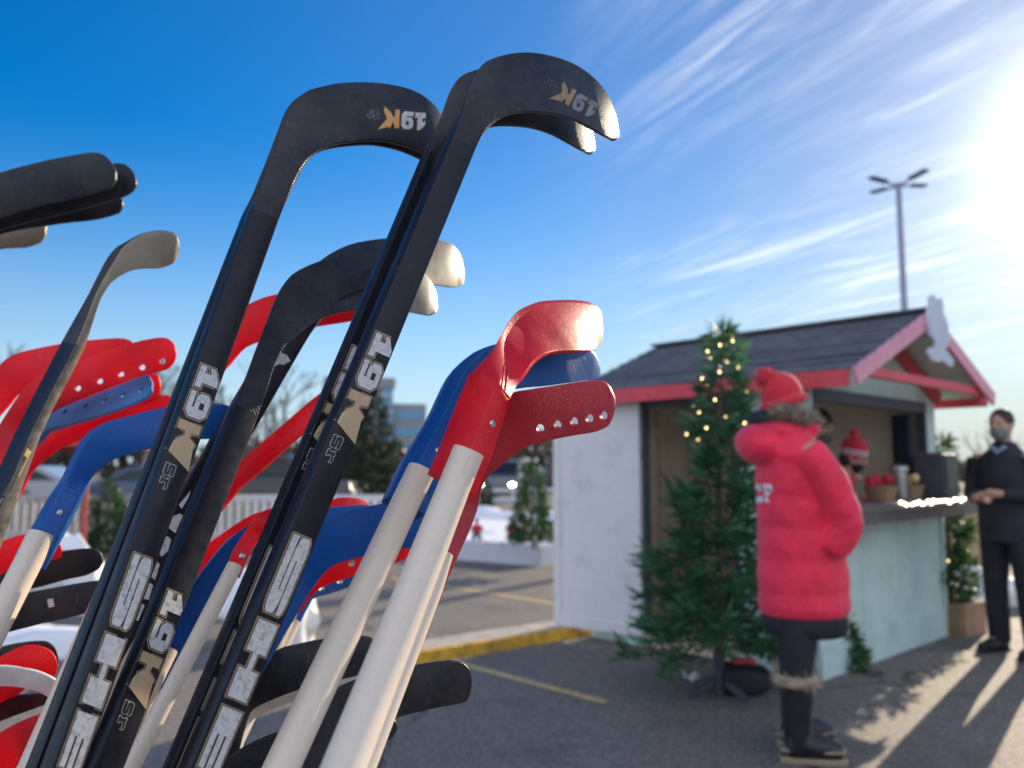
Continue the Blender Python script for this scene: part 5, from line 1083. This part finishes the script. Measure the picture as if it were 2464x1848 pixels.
M_HAIRD = mat('dark_hair', (0.035, 0.025, 0.02), 0.6, var=.4, scale=60); M_HAIRB = mat('blond_hair', (0.55, 0.40, 0.20), 0.6, var=.3, scale=60)
M_MASK = mat('grey_mask_cloth', (0.20, 0.21, 0.20), 0.8); M_GREYC = mat('grey_brown_cloth', (0.16, 0.14, 0.12), 0.8, bump=.4, bscale=22, bdist=.006)
M_EYE = mat('eye', (.03, .02, .02), .2)
def fuse(o, vox=.010, it=4):
    m = o.modifiers.new('fuse', 'REMESH'); m.mode = 'VOXEL'; m.voxel_size = vox; m.use_smooth_shade = True
    s_ = o.modifiers.new('soft', 'SMOOTH'); s_.factor = .5; s_.iterations = it; return o
def v3(p): return Vector(p)
def hand(mb, wrist, palm, curl, side, mi=0):
    """palm + four unequal bent fingers + thumb leaving the side of the palm; palm = direction of the hand, curl = direction the fingers close"""
    d = v3(palm).normalized(); c = v3(curl).normalized(); s = d.cross(c).normalized() * side; w_ = v3(wrist)
    mb.tube([w_ - d * .02, w_ + d * .03, w_ + d * .085], [.026, .034, .036], 10, mi)
    for k, ln in enumerate((.070, .078, .072, .056)):
        b = w_ + d * .085 + s * (.027 - .018 * k); mb.tube([b - d * .01, b + d * ln * .45, b + d * ln * .72 + c * ln * .35, b + d * ln * .66 + c * ln * .72], [.0105, .0100, .0092, .0075], 7, mi)
    b = w_ + d * .03 + s * .03; mb.tube([b, b + s * .022 + d * .03, b + s * .02 + d * .058 + c * .02], [.013, .0115, .009], 7, mi)
def make_body(name, loc, yaw, label, J, group=None, skin=None):
    """one continuous figure from its joints (local frame, x = facing)"""
    mb = MB(); g = {k: v3(p) for k, p in J.items()}
    f = (g.get('look', Vector((1, 0, 0)))).normalized(); hc = g['head']; q = f.to_track_quat('X', 'Z').to_matrix()
    mb.ball(hc, (.088, .074, .108), 18, 14, 0, q); mb.ball(hc + q @ Vector((.030, 0, -.065)), (.055, .050, .055), 14, 10, 0, q)
    mb.tube([hc + q @ Vector((.084, 0, .012)), hc + q @ Vector((.106, 0, -.020)), hc + q @ Vector((.088, 0, -.030))], [.009, .014, .008], 8)
    mb.ball(hc + q @ Vector((.080, 0, -.055)), (.012, .024, .007), 10, 6, 0, q)
    for sg in (-1, 1): mb.ball(hc + q @ Vector((-.005, sg * .076, -.005)), (.018, .010, .030), 8, 6, 0, q)
    mb.tube([hc + Vector((-.01, 0, -.06)), g['neck'], g['chest']], [.052, .056, .09], 12)
    mb.tube([g['chest'] + Vector((0, 0, .06)), g['chest'], g['pelvis'].lerp(g['chest'], .45), g['pelvis']], [.10, .135, .12, .135], 14)
    for s in 'lr':
        mb.tube([g['chest'] + Vector((0, 0, .07)), g['sh' + s], g['el' + s], g['wr' + s]], [.07, .058, .043, .027], 10)
        mb.tube([g['pelvis'], g['hip' + s], g['kn' + s], g['an' + s]], [.10, .088, .056, .038], 10)
        if 'toe' + s in g: mb.tube([g['an' + s] + Vector((-.04, 0, -.02)), g['an' + s], g['toe' + s]], [.036, .042, .03], 8)
        if 'hd' + s in g: hand(mb, g['wr' + s], g['hd' + s], g['cu' + s], 1 if s == 'l' else -1)
    me = mb.mesh(name, skin or M_SKIN, 80); o = link(name, me); o.location = loc; o.rotation_euler = (0, 0, yaw); fuse(o, .0075, 3); tag(o, label, 'person', group)
    for sg in (-1, 1): w = MB(); w.ball(hc + q @ Vector((.080, sg * .030, .012)), (.010, .014, .008), 8, 6, 0, q); w.build('eye', M_EYE, o, 80)
    return o, q
def clothes(mb, name, m, parent, vox=.011, it=5):
    return fuse(mb.build(name, m, parent, 0), vox, it)
def quilt(secs, step=.075, amp=.010):
    """resample elliptical sections, pinched at the stitched rows"""
    out = []
    for (c0_, a0, b0, y0_), (c1_, a1, b1, y1_) in zip(secs[:-1], secs[1:]):
        n = max(2, int((v3(c1_) - v3(c0_)).length / .012))
        for i in range(n):
            t = i / n; c = v3(c0_).lerp(v3(c1_), t); k = abs(math.sin(math.pi * c.z / step)) ** .6 * amp - amp * .6
            out.append((c, a0 + (a1 - a0) * t + k, b0 + (b1 - b0) * t + k, 0))
    c, a, b, _ = secs[-1]; out.append((v3(c), a, b, 0)); return out
def furball(mb, pts, n, ln, seed, out=None):
    rnd = random.Random(seed)
    for k in range(n):
        i = rnd.randrange(len(pts) - 1); p = v3(pts[i]).lerp(v3(pts[i + 1]), rnd.random()); d = Vector((rnd.gauss(0, 1), rnd.gauss(0, 1), rnd.gauss(0, 1))).normalized(); w_ = d.orthogonal().normalized() * ln * .12
        p = p + d * ln * .15; mb.add([p - w_, p + w_, p + d * ln * rnd.uniform(.7, 1.3)], [(0, 1, 2)])
def boot(parent, x, y, s=1.0, ang=0.0):
    rot = Matrix.Rotation(ang, 3, 'Z'); f = lambda p: Vector((x, y, 0)) + rot @ (v3(p) * s)
    w = MB(); w.tube([f((0, 0, .07)), f((-.005, 0, .16)), f((0, 0, .26)), f((0, 0, .335))], [.060 * s, .060 * s, .068 * s, .074 * s], 16)
    w.tube([f((-.05, 0, .06)), f((.02, 0, .075)), f((.10, 0, .062)), f((.175, 0, .045))], [.05 * s, .060 * s, .054 * s, .036 * s], 14)
    b = clothes(w, 'boot', M_BOOT, parent, .008, 3)
    w = MB(); sh = [(-.085, -.03), (-.085, .03), (-.05, .046), (.04, .046), (.13, .054), (.195, .035), (.205, 0), (.195, -.035), (.13, -.054), (.04, -.046), (-.05, -.046)]
    w.prism([f((a, c, .001)) for a, c in sh], Vector((0, 0, .026 * s))); bevel(w.build('sole', M_SOLE, b, 30), .006)
    w = MB(); w.prism([f((a * .985, c * 1.02, .052)) for a, c in sh], Vector((0, 0, .010 * s))); w.build('welt', M_SOLE, b, 30)
    w = MB(); ring = [f((.076 * math.cos(t), .076 * math.sin(t), .335)) for t in [k * .5236 for k in range(13)]]; w.tube(ring, .022 * s, 8); furball(w, ring, 420, .042 * s, 5); w.build('fur_cuff', M_TANF, b, 0)
    return b

# ---- woman in the red parka: seen from behind, facing right and away
wl_ = G(1951, 1838) + Vector((0, .12, 0))
J = dict(look=(.86, .5, -.12), head=(-.03, 0, 1.595), neck=(-.03, 0, 1.47), chest=(.0, 0, 1.26), pelvis=(.01, 0, .86),
    shr=(.02, -.17, 1.37), elr=(.185, -.18, 1.08), wrr=(.10, -.09, .95), shl=(.02, .17, 1.37), ell=(.19, .19, 1.08), wrl=(.10, .09, .95), hdr=(-.3, .2, -1), cur=(0, 1, 0), hdl=(-.3, -.2, -1), cul=(0, -1, 0),
    hipr=(-.01, -.07, .74), knr=(-.035, -.08, .46), anr=(-.05, -.09, .09), hipl=(.02, .07, .74), knl=(.045, .10, .46), anl=(.01, .12, .09))
wom, q = make_body('person', wl_, 0, 'person in a long red hooded parka, red pompom beanie and fur topped winter boots', J)
w = MB(); secs = [((.033, 0, .618), .195, .175, 0), ((.036, 0, .655), .212, .19, 0), ((.036, 0, .70), .212, .19, 0), ((.035, 0, .80), .212, .19, 0), ((.03, 0, .95), .20, .185, 0), ((.02, 0, 1.10), .188, .19, 0), ((.004, 0, 1.24), .176, .20, 0), ((-.012, 0, 1.35), .146, .215, 0), ((-.012, 0, 1.43), .108, .18, 0), ((-.005, 0, 1.50), .075, .10, 0)]
w.eloft(quilt(secs, .145, .008), 32)
for sg in (-1, 1):
    pts = [Vector((.01, sg * .175, 1.365)), Vector((.10, sg * .205, 1.24)), Vector((.168, sg * .20, 1.08)), Vector((.172, sg * .20, 1.02)), Vector((.115, sg * .155, .915))]; fine = []; rad = []
    for i in range(4):
        for k in range(6): t = k / 6; p = crom(pts[max(i - 1, 0)], pts[i], pts[i + 1], pts[min(i + 2, 4)], t); fine.append(p); rad.append(.078 - .012 * (i + t) / 4 + .006 * abs(math.sin((i + t) * 4.2)))
    w.tube(fine, rad, 16)
w.ball((-.150, 0, 1.395), (.122, .165, .098), 20, 14, 0, Matrix.Rotation(R(18), 3, 'Y')); w.ball((-.05, 0, 1.455), (.14, .165, .07), 20, 12, 0, Matrix.Rotation(R(8), 3, 'Y')); w.ball((.055, -.02, 1.47), (.075, .12, .055), 14, 10)
parka = clothes(w, 'parka', M_PARKA, wom, .0095, 3)
w = MB(); w.eloft([((.04, 0, .53), .185, .16, 0), ((.04, 0, .58), .20, .18, 0), ((.036, 0, .70), .19, .17, 0)], 24); clothes(w, 'tunic_hem', M_BLKC, wom)
w = MB()
for h_, k_, a_ in (('hipr', 'knr', 'anr'), ('hipl', 'knl', 'anl')): w.tube([v3(J[h_]), v3(J[h_]).lerp(v3(J[k_]), .5), v3(J[k_]), v3(J[a_]) + Vector((0, 0, .12))], [.088, .092, .080, .064], 16)
clothes(w, 'leggings', M_BLKC, wom)
boot(wom, -.045, -.10, 1.05, R(-8)); boot(wom, .02, .13, 1.05, R(12))
w = MB(); w.ball((-.115, 0, 1.51), (.090, .115, .050), 18, 12, 0, Matrix.Rotation(R(10), 3, 'Y')); clothes(w, 'hood_lining', M_NAVY, wom); wom.scale = (1.0, 1.0, 1.04)
w = MB(); ring = [(-.10, -.12, 1.545), (-.03, -.145, 1.535), (.05, -.12, 1.51), (.10, -.05, 1.49), (.11, .05, 1.49), (.06, .12, 1.51)]; w.tube(ring, .030, 8); furball(w, ring, 1500, .055, 3); w.build('fur_trim', M_FUR, wom, 0)
hatr = Matrix.Rotation(R(-14), 3, 'Y')
w = MB(); w.ball((-.040, 0, 1.632), (.102, .096, .108), 24, 16, 0, hatr); w.tube([Vector((-.027, 0, 1.595)) + hatr @ Vector((.102 * math.cos(t), .098 * math.sin(t), 0)) for t in [k * .2618 for k in range(25)]], .020, 8); hat = clothes(w, 'beanie', M_KNIT, wom, .007, 2)
w = MB(); blobby(w, (-.112, 0, 1.712), (.040, .040, .038), 3, 14, 10, .2); pm = w.build('pompom', M_KNIT, hat, 80); w2_ = MB(); furball(w2_, [(-.124, 0, 1.712), (-.10, 0, 1.712)], 500, .05, 4); w2_.build('yarn', M_KNIT, hat, 0)
w = MB(); w.ball((-.012, -.055, 1.572), (.05, .035, .022), 12, 8); w.build('hair', M_HAIRB, wom, 80)

lay = []
for ch, x0, x1 in (('C', 1812, 1832), ('F', 1836, 1858)):
    lay += [(lambda L_: (L_[-1][0], .004, 0))(glyph(ch, (x0 + 6, 1208), (x1 - x0, 2), (-6, -44), 'line', .5))]
decal(wom, [parka], lay, [M_JWHT], 'back_print', cuts=2)

# ---- man at the right, masked, hands together in front
ml = V(2442, 1500, 6.2); ml.z = 0; my = R(208)
J2 = dict(look=(1, .05, -.05), head=(.02, 0, 1.665), neck=(.0, 0, 1.53), chest=(0, 0, 1.30), pelvis=(0, 0, .92), shr=(0, -.20, 1.42), elr=(.03, -.245, 1.14), wrr=(.235, -.09, 1.13), shl=(0, .20, 1.42), ell=(.03, .245, 1.14), wrl=(.235, .09, 1.16),
    hdr=(.35, .9, .05), cur=(.3, .1, -.9), hdl=(.35, -.9, .0), cul=(.3, -.1, -.9), hipr=(0, -.10, .88), knr=(.01, -.12, .50), anr=(-.02, -.13, .09), toer=(.16, -.15, .04), hipl=(0, .10, .88), knl=(.03, .13, .50), anl=(.01, .15, .09), toel=(.19, .17, .04))
man, q = make_body('person', ml, my, 'person in a dark coat and grey face mask standing at the right edge', J2)
def mt(p): return v3(p)
w = MB(); w.eloft([((0, 0, .80), .15, .21, 0), ((0, 0, .95), .155, .215, 0), ((0, 0, 1.12), .15, .21, 0), ((0, 0, 1.30), .15, .225, 0), ((0, 0, 1.42), .115, .20, 0), ((0, 0, 1.49), .08, .11, 0), ((.0, 0, 1.54), .07, .075, 0)], 28)
for s in 'lr': w.tube([v3(J2['sh' + s]), v3(J2['sh' + s]).lerp(v3(J2['el' + s]), .5), v3(J2['el' + s]), v3(J2['wr' + s]).lerp(v3(J2['el' + s]), .08)], [.082, .074, .068, .050], 14)
coat = clothes(w, 'coat', M_NAVY, man)
w = MB()
for s in 'lr': w.tube([v3(J2['hip' + s]) + Vector((0, 0, .04)), v3(J2['hip' + s]).lerp(v3(J2['kn' + s]), .5), v3(J2['kn' + s]), v3(J2['an' + s]) + Vector((0, 0, -.02))], [.118, .10, .085, .075], 14)
clothes(w, 'trousers', M_BLKC, man)
for s in 'lr':
    a, t = v3(J2['an' + s]), v3(J2['toe' + s]); w = MB(); w.tube([a + Vector((-.06, 0, -.045)), a + Vector((0, 0, -.03)), a.lerp(t, .6) + Vector((0, 0, -.01)), t + Vector((.03, 0, 0))], [.042, .055, .048, .032], 12); w.prism([Vector((a.x - .09, a.y - .04, .002)), Vector((t.x + .05, t.y - .035, .002)), Vector((t.x + .06, t.y + .03, .002)), Vector((a.x - .09, a.y + .04, .002))], (0, 0, .022)); clothes(w, 'shoe', M_BOOT, man, .008, 3)
hc = v3(J2['head'])
w = MB(); w.ball(hc + q @ Vector((.034, 0, -.058)), (.066, .066, .064), 16, 12, 0, q); clothes(w, 'face_mask', M_MASK, man, .007, 2)
w = MB(); w.ball(hc + q @ Vector((-.014, 0, .028)), (.090, .084, .096), 18, 14, 0, q @ Matrix.Rotation(R(-14), 3, 'Y')); clothes(w, 'hair', M_HAIRD, man, .007, 2)
w = MB(); w.tube([(.055, -.05, 1.50), (.085, 0, 1.455), (.055, .05, 1.50)], .022, 8); w.build('shirt_collar', mat('pale_blue_shirt', (.35, .42, .50), .7), man, 60)

# ---- two people working inside the hut
def worker(px, py, Y, yaw, label, hatm, coatm, look, dzh, stripes=False, lean=.12, beard=None):
    hp = V(px, py, Y); loc = Vector((hp.x, hp.y, .03)); hz = hp.z - .03; c, s_ = math.cos(-yaw), math.sin(-yaw)
    Jn = dict(look=look, head=(0, 0, hz), neck=(-lean * .5, 0, hz - .13), chest=(-lean, 0, hz - .38), pelvis=(-lean * 1.2, 0, hz - .76), shr=(-lean, -.19, hz - .26), elr=(-lean + .02, -.25, hz - .48), wrr=(.10, -.14, hz - .33), shl=(-lean, .19, hz - .26), ell=(-lean + .02, .25, hz - .48), wrl=(.10, .14, hz - .33),
        hdr=(1, .2, -.2), cur=(.1, .1, -1), hdl=(1, -.2, -.2), cul=(.1, -.1, -1), hipr=(-lean * 1.2, -.10, .80), knr=(-lean, -.11, .46), anr=(-lean - .02, -.11, .08), hipl=(-lean * 1.2, .10, .80), knl=(-lean, .11, .46), anl=(-lean - .02, .11, .08), toer=(-lean + .12, -.12, .04), toel=(-lean + .12, .12, .04))
    o, q = make_body('person', loc, yaw, label, Jn)
    w = MB(); w.eloft([((-lean * 1.2, 0, hz - .82), .15, .20, 0), ((-lean * 1.1, 0, hz - .55), .155, .205, 0), ((-lean, 0, hz - .36), .15, .215, 0), ((-lean * .8, 0, hz - .24), .11, .19, 0), ((-lean * .5, 0, hz - .15), .075, .09, 0)], 26)
    for k in 'lr': w.tube([v3(Jn['sh' + k]), v3(Jn['el' + k]), v3(Jn['wr' + k]).lerp(v3(Jn['el' + k]), .1)], [.08, .07, .05], 12)
    clothes(w, 'jacket', coatm, o)
    w = MB()
    for k in 'lr': w.tube([v3(Jn['hip' + k]), v3(Jn['kn' + k]), v3(Jn['an' + k])], [.11, .085, .07], 12)
    clothes(w, 'trousers', M_BLKC, o); h = Vector((0, 0, hz)); hq = q @ Matrix.Rotation(R(-16), 3, 'Y')
    w = MB(); w.ball(h + hq @ Vector((-.01, 0, .045)), (.102, .092, .115), 20, 14, 0, hq); ht = clothes(w, 'beanie', hatm, o, .007, 2)
    if stripes:
        for zz in (.018, .042):
            w = MB(); w.tube([h + hq @ Vector((-.01 + .104 * math.cos(t), .094 * math.sin(t), zz)) for t in [k * .2618 for k in range(25)]], .007, 6); w.build('stripe', M_JWHT, ht, 80)
        w = MB(); blobby(w, tuple(h + hq @ Vector((-.03, 0, .175))), (.036, .036, .034), 6, 12, 8, .2); w.build('pompom', hatm, ht, 80)
    w = MB(); w.ball(h + q @ Vector((.032, 0, -.062)), (.062, .062, .058), 14, 10, 0, q); clothes(w, 'face_mask', beard or M_BLKC, o, .007, 2)
    w = MB(); w.ball(h + q @ Vector((-.03, 0, -.03)), (.075, .080, .085), 14, 10, 0, q); clothes(w, 'hair', M_HAIRD, o, .007, 2)
    return o
worker(2056, 1098, 6.32, R(-25), 'person in a red jacket and striped red beanie leaning over inside the hut', M_KNIT, M_PARKA, (.9, -.15, -.45), 0, True, .15)
worker(1976, 1030, 6.42, R(-50), 'person in a black beanie and grey jacket inside the hut, behind the parka wearer', M_BLKC, M_GREYC, (1, 0, -.15), 0, False, .06, M_GREYC)
